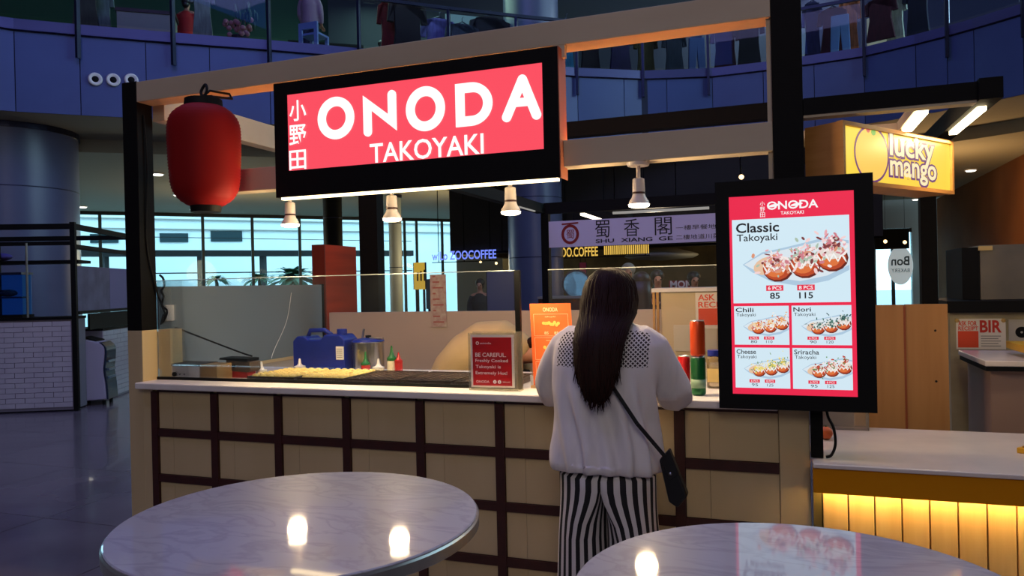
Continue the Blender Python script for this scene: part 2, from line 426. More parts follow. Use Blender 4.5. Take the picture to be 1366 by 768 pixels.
MB().bar(W0+ZA*.1, W1+ZA*.1, .12, .2).build('window_sill', FRM, win)
mxs = [40, 134, 203, 271, 337, 400, 452, 484, 508, 540, 556, 590]
mp = [PV(x, 330, W0, wnn) for x in mxs]
for p in [W0] + mp:
    MB().bar((p.x, p.y, 0), (p.x, p.y, 4.2), .06, .1, (wn.x, wn.y, 0)).build('mullion', FRM2, win)
pts = [W0] + mp + [W1]
for a, b in zip(pts, pts[1:]):
    d = (b-a); d.z = 0; d.normalize(); a2 = Vector((a.x, a.y, 2.15))+d*.05; b2 = Vector((b.x, b.y, 2.15))-d*.05
    MB().bar(a2, b2, .015, 4.0).build('pane', WG, win)
w2 = struct(MB().bar(E0+ZA*3.22, E1+ZA*3.22, .12, .14).build('window_2', FRM))
for k in range(2):
    a = E0.lerp(E1, k/2); b = E0.lerp(E1, (k+1)/2)
    MB().bar(a+ZA*1.58, b+ZA*1.58, .015, 3.1).build('pane', WG, w2)
    MB().bar(a, a+ZA*3.15, .1, .12).build('mullion', FRM, w2)
# outside, seen through the windows
struct(B(-120, 60, 9, 110, -.4, -.3).build('ground', mat('pale street paving', (150, 155, 155), .9)))
OB = mat('white rendered facade', (235, 238, 236), .8, col2=(224, 230, 230), scale=.6)
bo = PV(100, 330, (-27, 26, 0), wnn); be = PV(640, 330, (-27, 26, 0), wnn)
bld = thing('office_building', 'white building with dark slit windows across the street', 'building', bo.xy.to_3d())
MB().bar(bo.xy.to_3d()+ZA*4-wn*6, be.xy.to_3d()+ZA*4+wn*6, .4, 8.6).build('wall', OB, bld)
DG = mat('dark window pane', (40, 60, 66), .2)
for x0, y0, x1, y1 in [(213, 311, 251, 323), (281, 308, 323, 322), (120, 312, 158, 324)]:
    p = PV(x0, (y0+y1)/2, bo+wnn*.22, wnn); q = PV(x1, (y0+y1)/2, bo+wnn*.22, wnn); h = abs(PV(x0, y0, bo, wnn).z-PV(x0, y1, bo, wnn).z)
    MB().bar(p, q, .06, h).build('window', DG, bld)
for z in (4.75, 5.25): MB().bar(bo.xy.to_3d()+ZA*z-wn*6+wnn*.25, be.xy.to_3d()+ZA*z+wn*6+wnn*.25, .1, .05).build('rib', GREYB, bld)
OVB = mat('dark footbridge steel', (28, 28, 30), .7)
vo = PV(100, 338, (-23.5, 20, 0), wnn); ve = PV(470, 338, (-23.5, 20, 0), wnn)
br = thing('footbridge', 'dark elevated walkway on posts outside the windows', 'bridge', vo.xy.to_3d())
z = vo.z
MB().bar(vo.xy.to_3d()+ZA*z-wn*3, ve.xy.to_3d()+ZA*z+wn*3, .5, .26).build('deck', OVB, br)
for x in (140, 268, 351, 440):
    p = PV(x, 350, vo, wnn); MB().bar((p.x, p.y, -.3), (p.x, p.y, z), .22, .22).build('post', OVB, br)
MB().bar(vo.xy.to_3d()+ZA*(z-.85)-wn*3, ve.xy.to_3d()+ZA*(z-.85)+wn*3, .05, .05).build('wire', OVB, br)
MB().bar(vo.xy.to_3d()+ZA*(z+.75)-wn*3, ve.xy.to_3d()+ZA*(z+.6)+wn*3, .03, .03).build('wire', OVB, br)
LEAF = mat('palm green', (56, 100, 66), .6, col2=(36, 74, 50), scale=3)
def bush(name, label, p, r, h, n, palm=True):
    t = thing(name, label, 'plant', (p.x, p.y, -.3))
    MB().tube([(p.x, p.y, -.3), (p.x+.05, p.y, p.z-.2), (p.x, p.y, p.z)], [.09, .07, .05]).build('stem', mat('bark', (80, 66, 50), .9), t)
    f = MB()
    for k in range(n):
        a = random.uniform(0, 6.28); e = random.uniform(.0, 1.2); L = r*random.uniform(.75, 1.1)
        d = Vector((math.cos(a)*math.cos(e), math.sin(a)*math.cos(e), math.sin(e)*h/r)); sd = Vector((-math.sin(a), math.cos(a), 0))
        prev = None; b = Vector((p.x, p.y, p.z))
        for s in range(5):
            u = s/4; c = b + d*L*u - ZA*(L*.45*u*u); w = .10*r*math.sin(math.pi*(.1+.9*u))+.01
            cur = [c-sd*w, c+sd*w, c+ZA*.02]
            if prev: f.add([prev[0], prev[1], cur[1], cur[0]], [(0, 1, 2, 3)])
            prev = cur
    f.build('fronds', LEAF, t, kind='stuff')
    return t
bush('palm', 'green palm crown outside the window beside the orange brown panel', PV(392, 372, (-20, 16, 0), wnn), 1.5, 1.2, 70)
bush('palm', 'low green shrub outside the window right of the red lantern', PV(345, 372, (-21.5, 19, 0), wnn), .9, .7, 40)
bush('palm', 'small dark shrub outside the window nearest the black kiosk post', PV(288, 372, (-22, 19, 0), wnn), .8, .5, 36)
# downlights of the low ceiling
DLE = emis('downlight glow', (255, 246, 225), 5)
for x, y, lab in [(110, 275, 'by the large grey column'), (210, 231, 'just right of the black kiosk post'), (238, 259, 'behind the red lantern, upper one'), (259, 279, 'behind the bottom of the red lantern'), (1197, 278, 'under the yellow sign, middle of the row'), (1177, 291, 'under the yellow sign, closest to the menu screen'), (1222, 265, 'under the yellow sign, beside the black post'), (1187, 303, 'under the yellow sign, lowest one'), (1295, 226, 'right of the yellow sign on the dark ceiling'), (1000, 211, 'left of the tall black post')]:
    p = PZ(x, y, 4.25)
    t = thing('ceiling_downlight', 'round recessed downlight in the low ceiling, ' + lab, 'ceiling light', p, 'downlights in the low ceiling')
    MB().lathe([(.11, -.03), (.14, -.03), (.15, 0), (.11, 0)], p, 20).build('trim', WHITEP, t)
    MB().lathe([(.12, -.03), (.1, -.05), (0, -.06)], p, 20).build('lens', DLE, t)
# columns
COLM = mat('blue grey painted column', (92, 98, 130), .35, col2=(86, 92, 124), scale=2)
def column(x0, x1, depth, label, m=COLM, top=13, name='round_column'):
    p = PD((x0+x1)/2, 370, depth); r = (x1-x0)/2/F_*depth
    t = thing(name, label, 'column', (p.x, p.y, 0))
    MB().lathe([(r, 0), (r, top)], (p.x, p.y, 0), 48).build('shaft', m, t, True, auto=40)
    MB().lathe([(r+.05, 0), (r+.05, .18), (r+.005, .2)], (p.x, p.y, 0), 48).build('base_ring', DKM, t, True, auto=40)
    MB().lathe([(r+.03, top-.1), (r+.03, top)], (p.x, p.y, 0), 48).build('collar', DKM, t)
    for z in (2.1, 3.4): MB().lathe([(r+.002, z), (r+.004, z+.01), (r+.002, z+.02)], (p.x, p.y, 0), 48).build('joint', DKM, t)
    return t
column(-60, 97, 13.6, 'wide blue grey round column behind the white tiled kiosk', top=4.5)
column(679, 752, 16.6, 'blue lit round column behind the black frame, right of the café', top=9)
column(520, 537, 22, 'slim pale grey round column by the café window', mat('pale column', (170, 176, 174), .5), top=4.25)
column(433, 458, 20, 'slim black round column behind the orange brown panel', BLACKM, top=4.25)
# ================================================================== TAKOYAKI KIOSK
K = thing('kiosk_canopy', 'black and cream post and beam frame around the takoyaki kiosk', 'kiosk', (1.55, .05, 0))
B(-.189, -.085, 0, .108, 0, 1.315).build('post', CREAM, K, bevel=.003, label='cream lower post')
B(-.189, -.085, 0, .108, 1.315, 2.68).build('post', BLACK, K, bevel=.003, label='black upper post')
B(3.19, 3.305, 0, .11, 0, 1.0).build('post', CREAM, K, bevel=.003, label='cream lower post')
B(3.19, 3.305, 0, .11, 1.0, 3.0).build('post', BLACK, K, bevel=.003, label='black upper post')
B(-.085, 3.19, 0, .12, 2.565, 2.675).build('top_beam', BEAMC, K, bevel=.003)
B(.18, 3.19, .0, .09, 2.032, 2.148).build('lower_beam', BEAMC, K, bevel=.003)
B(-.085, 0, .108, 1.65, 2.478, 2.632).build('side_beam', BEAMC, K, bevel=.003)
B(.22, 3.15, .06, .088, 2.1485, 2.157).build('led_strip', emis('amber beam led', (255, 150, 56), 26), K, label='amber light strip')
B(3.172, 3.19, .02, .1, 1.6, 2.565).build('trim_strip', BEAMC, K)
x0, x1 = PY(476, 340, 1.62).x, PY(500, 340, 1.62).x
B(x0, x1, 1.66, 1.76, 0, 2.5).build('post', BLACK, K, label='black rear post')
B(x0-.3, 3.3, 1.67, 1.75, 2.5, 2.6).build('rear_beam', BLACK, K)
B(-.085, x0-.3, 1.6, 1.75, 2.5, 2.6).build('rear_beam', BLACK, K)
B(2.29, 2.34, .0, .03, 2.51, 2.565).build('bracket', BEAMC, K)
MB().tube(smooth([(-.079, .04, 2.5), (-.072, .05, 2.2), (-.078, .04, 1.8), (-.07, .09, 1.55), (-.06, .118, 1.45), (-.045, .125, 1.40), (-.06, .12, 1.36), (-.075, .115, 1.34)]), .005).build('cable', BLACKM, K)
p = MB().tube(smooth([(-.07, .118, 1.62), (-.05, .122, 1.60), (-.045, .124, 1.56), (-.062, .12, 1.53), (-.05, .122, 1.50), (-.06, .12, 1.45), (-.03, .124, 1.42), (-.04, .122, 1.38), (-.066, .12, 1.35), (-.05, .122, 1.40)]), .006); p.build('cable', BLACKM, K)
# ---- counter with framed panels
KC = thing('kiosk_counter', 'cream panelled kiosk counter with dark brown batten grid', 'counter', (1.55, .3, 0))
B(-.085, 3.19, .014, .7, 0, 1.0).build('carcass', CREAM, KC)
rows = [1.0, .7647, .519, .2696, .03]
XS = [-.06+.06*0] ; bars = [i*.4 for i in range(8)]
for X in bars: B(X-.021, X+.021, -.014, .0135, 0, .985).build('upright_batten', BROWN, KC)
ed = bars + [3.19]
for i in range(8):
    a, b = ed[i]+.0215, ed[i+1]-(.0215 if i < 7 else .001)
    for k, zc_ in enumerate(rows[1:]): B(a, b, -.012, .0135, zc_-.02, zc_+.02).build('cross_batten', BROWN, KC)
    B(a, b, -.012, .0135, .985, 1.0).build('cross_batten', BROWN, KC)
    for k in range(4):
        hi = (.985 if k == 0 else rows[k]-.02)-.002; lo = rows[k+1]+.02+.002
        m = a + (b-a)*.27
        B(a+.002, m-.0007, .0, .0135, lo, hi).build('panel', CREAM, KC)
        B(m+.0007, b-.002, .0, .0135, lo, hi).build('panel', CREAM, KC)
B(-.085, -.0215, .0, .0135, 0, 1.0).build('panel', CREAM, KC)
tag(B(-.095, 3.189, -.05, .78, 1.001, 1.036).build('counter_worktop', WHITE, bevel=.006), 'white laminate worktop along the takoyaki kiosk counter', 'worktop')
B_ = B(-.085, .25, .79, 1.56, 0, 1.03); tag(B_.build('side_counter', CREAM, bevel=.004), 'cream side counter under the frosted board inside the kiosk', 'counter')
# ---- glass guards
GG = glass('clear guard glass', (.97, .98, .98), .05, body=.012, bodycol=(190, 200, 205))
g = thing('glass_guard', 'clear glass guard with black foot rail on the left half of the worktop', 'glass guard', (1, .1, 1.036))
XJ = PY(201, 470, .1).x
B(XJ+.012, 2.05, .1, .108, 1.052, 1.585).build('pane', GG, g)
B(XJ, 2.075, .095, .1095, 1.036, 1.051).build('foot_rail', BLACKM, g)
B(2.05, 2.075, .094, .114, 1.051, 1.588).build('end_post', BLACKM, g)
B(XJ+.012, 2.05, .099, .109, 1.5855, 1.5895).build('edge', mat('bright glass edge', (190, 200, 196), .2), g)
B(XJ, XJ+.012, .096, .1095, 1.0515, 1.32).build('jamb', BLACKM, g)
tag(B(-.083, .0, .112, .2, 1.037, 1.315).build('jamb_board', mat('warm cream board', (225, 200, 150), .6)), 'narrow cream upright board beside the left kiosk post', 'board')
g = thing('glass_guard', 'clear glass guard standing behind the woman, right half of the worktop', 'glass guard', (2.5, .5, 1.036))
B(2.09, 3.0, .5, .508, 1.037, 1.592).build('pane', GG, g)
B(2.09, 3.0, .499, .509, 1.592, 1.596).build('edge', mat('bright glass edge', (190, 200, 196), .2), g)
for X in (2.2, 2.9): B(X-.03, X+.03, .49, .518, 1.037, 1.06).build('clamp', STEEL, g)
# ---- kiosk partitions
FROST = mat('frosted grey board', (118, 130, 138), .5, col2=(112, 124, 132), scale=2)
BE = PX(430, 420, -.07).y
t = thing('side_board', 'large frosted grey board forming the left side of the kiosk', 'partition', (-.08, .8, 1.03))
B(-.085, -.07, .203, BE, 1.0365, 1.555).build('panel', FROST, t); B(-.085, -.07, .109, .203, 1.316, 1.555).build('panel', FROST, t)
B(-.09, -.062, BE, BE+.018, 1.036, 1.56).build('edge_post', BLACKM, t)
B(-.069, -.055, .79, BE, 1.031, 1.05).build('ledge', CREAM, t)
WPINK = mat('pale pinkish partition', (196, 178, 166), .6, col2=(190, 172, 160), scale=3)
tag(B(.05, 3.19, 1.6, 1.65, 0, 1.345).build('rear_partition', WPINK), 'low pale pinkish partition at the back of the takoyaki kiosk', 'partition')
OR = mat('orange brown wood panel', (188, 58, 20), .5, col2=(160, 46, 16), scale=3, stretch=(1, .4, 6), spec=.3)
RYf = BE+.03; rx0, rx1 = PY(416, 340, RYf).x, PY(433, 340, RYf).x; y2 = PX(475, 340, rx1).y
t = thing('wood_screen', 'orange brown wooden panel box behind the blue jerrycan', 'panel', (rx0, RYf, 0))
B(rx0, rx1, RYf+.012, y2, 0, 1.86).build('panel', OR, t); B(rx0, rx1, RYf, RYf+.011, 0, 1.862).build('edge', mat('dark orange brown', (120, 42, 22), .5), t)
# ---- illuminated sign
YS = -.055
S = thing('illuminated_sign', 'long red lightbox sign with white lettering in a black frame', 'sign', (1.58, 0, 1.978))
SX0, SX1, SZ0, SZ1 = PY(383, 181, YS).x, PY(724, 146, YS).x, 2.108, 2.484
B(.853, 2.322, -.052, -.002, 1.98, SZ0).build('frame', BLACK, S); B(.853, 2.322, -.052, -.002, SZ1, 2.546).build('frame', BLACK, S)
B(.853, SX0, -.052, -.002, SZ0, SZ1).build('frame', BLACK, S); B(SX1, 2.322, -.052, -.002, SZ0, SZ1).build('frame', BLACK, S)
SF = B(SX0, SX1, -.046, -.03, SZ0, SZ1).build('face', emis('lit red acrylic', (252, 78, 96), 1.0), S)
B(2.3222, 2.3262, -.052, .06, 1.98, 2.546).build('side_panel', mat('red brown side board', (150, 84, 58), .6), S)
SO = Vector((0, -.047, 0)); DD = Vector((0, -.006, 0)); LW = emis('lit white acrylic', (240, 255, 250), 1.15)
def sg(zx, zy): p = PY(360+zx*.2928, 60+zy*.2928, YS); return p.x, p.z
def ltr(fn): b = MB(); fn(b); b.build('letter', LW, SF)
def Oring(x0, x1, y0, y1, st=.048):
    (a, _), (b, _), (_, zt), (_, zb) = sg(x0, (y0+y1)/2), sg(x1, (y0+y1)/2), sg((x0+x1)/2, y0), sg((x0+x1)/2, y1)
    rx, rz = (b-a)/2, (zt-zb)/2
    ltr(lambda m: m.ring(SO + XA*((a+b)/2) + ZA*((zt+zb)/2), XA, ZA, (rx, rz), (rx-st*.92, rz-st*.92), DD, 48))
Oring(216, 381, 235, 428); Oring(618, 795, 187, 391)
R_ = .0215
def N_(m):
    a, b = sg(440, 232), sg(443, 395); c, d = sg(553, 225), sg(560, 385)
    m.prism([(a[0]-R_, a[1]+.004), (a[0]-R_, b[1]), (a[0]+R_, b[1]), (a[0]+R_, a[1]-.07), (c[0]+R_, d[1]-.004), (c[0]+R_, c[1]), (c[0]-R_, c[1]), (c[0]-R_, d[1]+.075)], SO, XA, ZA, DD)
    m.capsule((a[0], b[1]+.02), (a[0], b[1]), R_, SO, XA, ZA, DD); m.capsule((c[0], c[1]-.02), (c[0], c[1]), R_, SO, XA, ZA, DD)
ltr(N_)
def D_(m):
    x0, zt = sg(842, 178); _, zb = sg(845, 374); x1, _ = sg(1012, 262); zm = (zt+zb)/2; h = (zt-zb)/2; w = x1-x0; st = .044
    def arc(wd, hh, xs): return [(xs, -hh)] + [(xs+(wd-.42*wd)*0 + .42*wd + (.58*wd)*math.cos(t), hh*math.sin(t)) for t in [(-90+180*i/20)*math.pi/180 for i in range(21)]] + [(xs, hh)]
    o = arc(w, h, x0); i = arc(w-2*st, h-st, x0+st)
    n = len(o)
    vs = [SO + XA*p[0] + ZA*(zm+p[1]) for p in o] + [SO + XA*p[0] + ZA*(zm+p[1]) for p in i]
    vs += [v+DD for v in vs]; fs = []
    for k in range(n):
        j = (k+1) % n; fs += [(k, n+k, n+j, j), (2*n+k, 2*n+j, 3*n+j, 3*n+k), (k, j, 2*n+j, 2*n+k), (n+j, n+k, 3*n+k, 3*n+j)]
    m.add(vs, fs)
ltr(D_)
def A_(m):
    ap, l, r = sg(1148, 156), sg(1077, 328), sg(1213, 316)
    m.capsule(l, ap, R_, SO, XA, ZA, DD); m.capsule(r, ap, R_, SO, XA, ZA, DD)
    q = .38; a = (l[0]+(ap[0]-l[0])*q, l[1]+(ap[1]-l[1])*q); b = (r[0]+(ap[0]-r[0])*q, r[1]+(ap[1]-r[1])*q)
    m.capsule(a, b, R_*.85, SO, XA, ZA, DD)
ltr(A_)
a, b = sg(455, 528), sg(972, 412); zt = sg(712, 425)[1]; zb = sg(712, 517)[1]
MB().text('TAKOYAKI', SO+DD, XA, ZA, (a[0], zb, b[0], zt), .012).build('lettering', LW, SF)
for ch, y0, y1 in (('小', 250, 345), ('野', 362, 457), ('田', 478, 567)):
    (u0, v1), (u1, v0) = sg(86, y0), sg(165, y1); v1 = sg(125, y0)[1]; v0 = sg(125, y1)[1]
    MB().text(ch, SO+DD, XA, ZA, (u0, v0, u1, v1), .012).build('character', LW, SF)
B(.88, 2.31, -.046, -.018, 1.968, 1.9795).build('led_strip', emis('warm led strip', (255, 226, 170), 5), S)
# ---- lantern
lp = PY(273, 205, -.21); LX, LY = lp.x, -.21
zt, zb = PY(272, 133, LY).z, PY(272, 283, LY).z; r = (PY(311, 200, LY).x - PY(235, 200, LY).x)/2
Lr = thing('paper_lantern', 'tall red ribbed paper lantern with black rims hanging from the beam', 'lantern', (LX, LY, zb))
prof = []; n = 64; h0, h1 = zb+.03, zt-.035
for i in range(n+1):
    u = i/n; e = abs(2*u-1)**6; rr = r*(1-.45*e - .10*(1-u)**2); rr *= 1 if i % 2 else .972
    prof.append((rr, h0+(h1-h0)*u))
RP_ = mat('red lantern paper', (134, 8, 9), .7, spec=.2)
RP_.node_tree.nodes['Principled BSDF'].inputs['Subsurface Weight'].default_value = .15
MB().lathe(prof, (LX, LY, 0), 48).build('paper_body', RP_, Lr, True)
MB().lathe([(r*.5, h1-.006), (r*.52, h1), (r*.5, zt), (r*.42, zt), (r*.42, h1)], (LX, LY, 0), 36).build('top_rim', BLACKM, Lr)
MB().lathe([(r*.38, zb), (r*.40, zb), (r*.42, h0+.006), (r*.3, h0)], (LX, LY, 0), 36).build('bottom_rim', BLACKM, Lr)
MB().tube([(LX-.09, LY, zt-.01), (LX-.05, LY, zt+.015), (LX, LY, zt+.02), (LX+.05, LY, zt+.015), (LX+.09, LY, zt-.01)], .004).build('handle', BLACKM, Lr)
MB().tube([(LX, LY, zt+.02), (LX-.012, LY+.06, zt+.06), (LX-.01, -.012, zt+.075), (LX+.005, -.01, zt+.05), (LX+.012, LY+.08, zt+.03), (LX, LY, zt+.018)], .006).build('hook', BLACKM, Lr)
MB().tube(smooth([(LX-.004, LY, zt+.012), (LX-.022, LY+.01, zt+.045), (LX-.004, LY+.02, zt+.08), (LX+.014, LY+.01, zt+.05), (LX+.006, LY, zt+.012)]), .007).build('cord_loop', BLACKM, Lr)
# ---- spotlights under the lower beam
WM = mat('white enamel', (228, 214, 206), .35); BULB = emis('lamp face', (255, 232, 190), 14)
lx = [(.863, 'leftmost, below the left end of the red sign'), (1.448, 'below the red sign, second from the left'), (2.058, 'below the right end of the red sign'), (2.643, 'above the woman, right of the red sign')]
sp0 = None
for X, lab in lx:
    lab = 'white spotlight with glowing bulb ' + lab; Y = .045
    if sp0 is None:
        sp0 = thing('spotlight', lab, 'spotlight', (X, Y, 1.84), 'kiosk spotlights')
        c0 = (X, Y, 0)
        MB().lathe([(.045, 2.018), (.05, 2.032), (0, 2.032)], c0, 28).build('base', WM, sp0, True, auto=40)
        MB().lathe([(.009, 1.965), (.009, 2.02)], c0, 14).build('stem', WM, sp0)
        MB().lathe([(.018, 1.966), (.025, 1.962), (.027, 1.91), (.026, 1.905)], c0, 28).build('holder', WM, sp0, True, auto=40)
        MB().lathe([(.0275, 1.898), (.0285, 1.902), (.0275, 1.906)], c0, 28).build('collar', mat('dark copper ring', (70, 30, 24), .4), sp0)
        rf_ = MB().lathe([(.026, 1.898), (.03, 1.885), (.042, 1.866), (.045, 1.854)], c0, 28).build('reflector', WM, sp0, True, auto=50)
        MB().lathe([(.0455, 1.854), (.043, 1.845), (.03, 1.84), (0, 1.839)], c0, 28).build('bulb_face', BULB, rf_, True)
    else: dup(sp0, (X, Y, 1.84), lab)
    light('spotlight_glow', 'POINT', (X, Y, 1.79), 12, (1, .72, .38), .045); light('spotlight_beam', 'SPOT', (X, Y, 1.80), 26, (1, .78, .46), .05, (X, Y+.06, 1.0), 85, blend=1)
# ---- menu screen
YD = -.106
MS = thing('menu_screen', 'tall black framed digital menu screen mounted in front of the right post', 'screen', (3.3, -.04, .822))
hx0, hx1 = (PY(953, 245, YD).x+PY(960, 545, YD).x)/2, (PY(1163, 228, YD).x+PY(1172, 550, YD).x)/2
hz1, hz0 = (PY(953, 245, YD).z+PY(1163, 228, YD).z)/2, (PY(1172, 550, YD).z+PY(960, 545, YD).z)/2
B(hx0, hx1, YD+.006, YD+.05, hz0, hz1).build('housing', BLACKM, MS, bevel=.004)
B(3.307, 3.352, -.03, .012, .822, 1.5).build('pole', BLACK, MS)
B(3.2, 3.39, YD+.05, -.031, 1.25, 1.45).build('bracket', BLACK, MS)
def scp(zx, zy): p = PY(950+zx*.4364, 220+zy*.4364, YD); return p.x, p.z
sx0, sx1 = (scp(48, 102)[0]+scp(66, 700)[0])/2, (scp(432, 73)[0]+scp(446, 708)[0])/2
sz1, sz0 = (scp(48, 102)[1]+scp(432, 73)[1])/2, (scp(66, 700)[1]+scp(446, 708)[1])/2
B(hx0, hx1, YD, YD+.006, hz0, sz0).build('bezel', BLACKM, MS); B(hx0, hx1, YD, YD+.006, sz1, hz1).build('bezel', BLACKM, MS)
B(hx0, sx0, YD, YD+.006, sz0, sz1).build('bezel', BLACKM, MS); B(sx1, hx1, YD, YD+.006, sz0, sz1).build('bezel', BLACKM, MS)
scr = B(sx0, sx1, YD+.003, YD+.0058, sz0, sz1).build('display', emis('screen red', (240, 38, 76), .95), MS)
SWd, SHt = sx1-sx0, sz1-sz0
SOr = Vector((sx0, YD+.0028, sz1))
def uvbox(u0, v0, u1, v1): return (u0*SWd, -v1*SHt, u1*SWd, -v0*SHt)
EM = vcol_mat('screen picture', .95)
def srect(b, u0, v0, u1, v1, c, lay):
    x0, y0, x1, y1 = uvbox(u0, v0, u1, v1); b.color(c)
    b.add([SOr + XA*x + ZA*y - YA*(lay*.0003) for x, y in ((x0, y0), (x1, y0), (x1, y1), (x0, y1))], [(0, 1, 2, 3)])
def sell(b, u, v, ru, rv, c, lay, rot=0, n=14):
    b.color(c); cx, cy = u*SWd, -v*SHt; rx, ry = ru*SWd, rv*SWd; vs = []
    for i in range(n):
        t = 2*math.pi*i/n; x, y = rx*math.cos(t), ry*math.sin(t)
        vs.append(SOr + XA*(cx + x*math.cos(rot)-y*math.sin(rot)) + ZA*(cy + x*math.sin(rot)+y*math.cos(rot)) - YA*(lay*.0003))
    b.add(vs, [tuple(range(n))])
def stext(b, s, u0, v0, u1, v1, c, lay=6, bold=.0):
    b.color(c); b.text(s, SOr - YA*(lay*.0003), XA, ZA, uvbox(u0, v0, u1, v1), bold)
pic = MB(); rnd = random.Random(3)
def spoly(b, u, v, w, pts, c, lay):
    b.color(c); b.add([SOr + XA*(u*SWd + x*w*SWd) - ZA*(v*SHt + y*w*SWd) - YA*(lay*.0003) for x, y in pts], [tuple(range(len(pts)))[::-1]])
def dish(b, u, v, w, pal, seed, um):   # boat dish with three heavily topped balls, printed flat; w = half width in screen widths
    rd = random.Random(seed); k_ = SWd/SHt
    spoly(b, u, v, w, [(-1, .0), (-.62, -.24), (-.2, -.32), (.6, -.5), (1.0, -.42), (1.0, .16), (.62, .36), (.1, .46), (-.45, .36), (-.82, .16)], (176, 204, 226), 2)
    spoly(b, u, v, w, [(-.97, .0), (-.62, -.2), (-.2, -.28), (.6, -.44), (1.0, -.36), (1.0, .06), (.6, .26), (.1, .36), (-.45, .27), (-.8, .1)], (222, 234, 242), 2.3)
    sell(b, u-.5*w, v+.03*w*k_, w*.3, w*.18, (234, 196, 164), 2.6, .3)
    for k, (dx, dy) in enumerate(((-.32, .10), (.2, .04), (.70, -.08))):
        cu, cv = u + dx*w, v + dy*w*k_; top = cv - (.16+.05*k)*w*k_
        sell(b, cu, cv, w*.29, w*.27, (104, 34, 20), 3+.1*k); sell(b, cu-.02*w, cv-.01*w*k_, w*.27, w*.24, (190, 74, 36), 3.03+.1*k); sell(b, cu-.05*w, cv+.05*w*k_, w*.18, w*.12, (226, 118, 60), 3.06+.1*k)
        sell(b, cu, cv-.12*w*k_, w*.24, w*.14, (232, 222, 214), 3.5, 0, 12)
        for q in range(7):                                    # white sauce strokes
            a = (-.24+.075*q)*w; sell(b, cu+a, cv-.02*w*k_+abs(a)*.1*k_, w*.10, w*.016, (248, 250, 246), 3.7+.01*q, 1.1 if q % 2 else -1.1, 8)
        for q in range(pal[0]):
            a = rd.uniform(0, 6.28); rr = abs(rd.gauss(0, .19))*w
            if cu + rr*math.cos(a) + .05*w > um: continue
            sell(b, cu + rr*math.cos(a), top + rr*.75*math.sin(a)*k_, w*rd.uniform(.025, .075), w*rd.uniform(.012, .035), rd.choice(pal[1]), 4.0+.012*q, rd.uniform(0, 3), 6)
PK = [(246, 214, 214), (236, 170, 178), (250, 236, 232), (210, 128, 138), (176, 196, 176), (224, 152, 120), (128, 60, 60)]
srect(pic, .022, .117, .962, .54, (214, 238, 250), 1)
dish(pic, .53, .345, .425, (120, PK), 11, .958)
small = [(.025, .555, .475, .75, 'Chili', '80', '110', [(238, 160, 70), (246, 216, 160), (210, 90, 50), (250, 240, 230)]),
         (.497, .555, .965, .75, 'Nori', '90', '120', [(50, 96, 86), (80, 124, 112), (36, 66, 66), (226, 236, 234)]),
         (.025, .765, .475, .968, 'Cheese', '95', '125', [(246, 224, 110), (240, 206, 80), (250, 240, 190), (126, 160, 110)]),
         (.497, .765, .965, .968, 'Sriracha', '95', '125', [(214, 76, 50), (250, 236, 226), (170, 50, 36), (104, 150, 90)])]
BK, WT, RD = (30, 30, 34), (252, 252, 252), (232, 48, 76)
for i, (a, b_, c_, d, nm, p6, p8, pal) in enumerate(small):
    srect(pic, a, b_, c_, d, (214, 236, 248), 1)
    w = c_-a; h = d-b_
    dish(pic, a+.58*w, b_+.52*h, .42*w, (60, pal), 20+i, c_)
    stext(pic, nm, a+.03*w, b_+.04*h, a+(.21+.03*len(nm))*w, b_+.155*h, BK, 6, .012)
    stext(pic, 'Takoyaki', a+.04*w, b_+.18*h, a+.40*w, b_+.29*h, BK)
    for x, s6, pr_ in ((.36, '6 PCS', p6), (.64, '8 PCS', p8)):
        srect(pic, a+(x-.10)*w, b_+.785*h, a+(x+.09)*w, b_+.865*h, RD, 5)
        stext(pic, s6, a+(x-.07)*w, b_+.80*h, a+(x+.06)*w, b_+.85*h, WT, 6)
        stext(pic, pr_, a+(x-.06)*w, b_+.885*h, a+(x+.055)*w, b_+.955*h, BK, 6)
stext(pic, 'Classic', .055, .135, .41, .185, BK, 6, .02); stext(pic, 'Takoyaki', .06, .192, .395, .238, BK, 6, .008)
for x, s6, pr_ in ((.365, '6 PCS', '85'), (.615, '8 PCS', '115')):
    srect(pic, x-.07, .452, x+.07, .48, RD, 5); stext(pic, s6, x-.055, .457, x+.055, .475, WT, 6, .012)
    stext(pic, pr_, x-(.04 if len(pr_) == 2 else .055), .489, x+(.04 if len(pr_) == 2 else .055), .52, BK, 6, .02)
stext(pic, 'ONODA', .315, .033, .725, .075, WT, 4, .02); stext(pic, 'TAKOYAKI', .425, .085, .61, .102, WT, 4, .008)
sell(pic, .372, .054, .05, .012, WT, 4.4, .15, 10); sell(pic, .555, .054, .05, .012, WT, 4.4, .15, 10)
for k, ch in enumerate('小野田'): stext(pic, ch, .258, .03+.028*k, .298, .054+.028*k, WT, 4, 0)
pic.build('menu_graphics', EM, scr)
tag(MB().tube(smooth([(3.366, -.01, 1.02), (3.372, -.02, .98), (3.39, -.03, .94), (3.395, -.035, .88), (3.38, -.04, .838), (3.36, -.04, .829)]), .0055, 10).build('power_cable', BLACKM), 'black power cable looping down below the menu screen', 'cable')
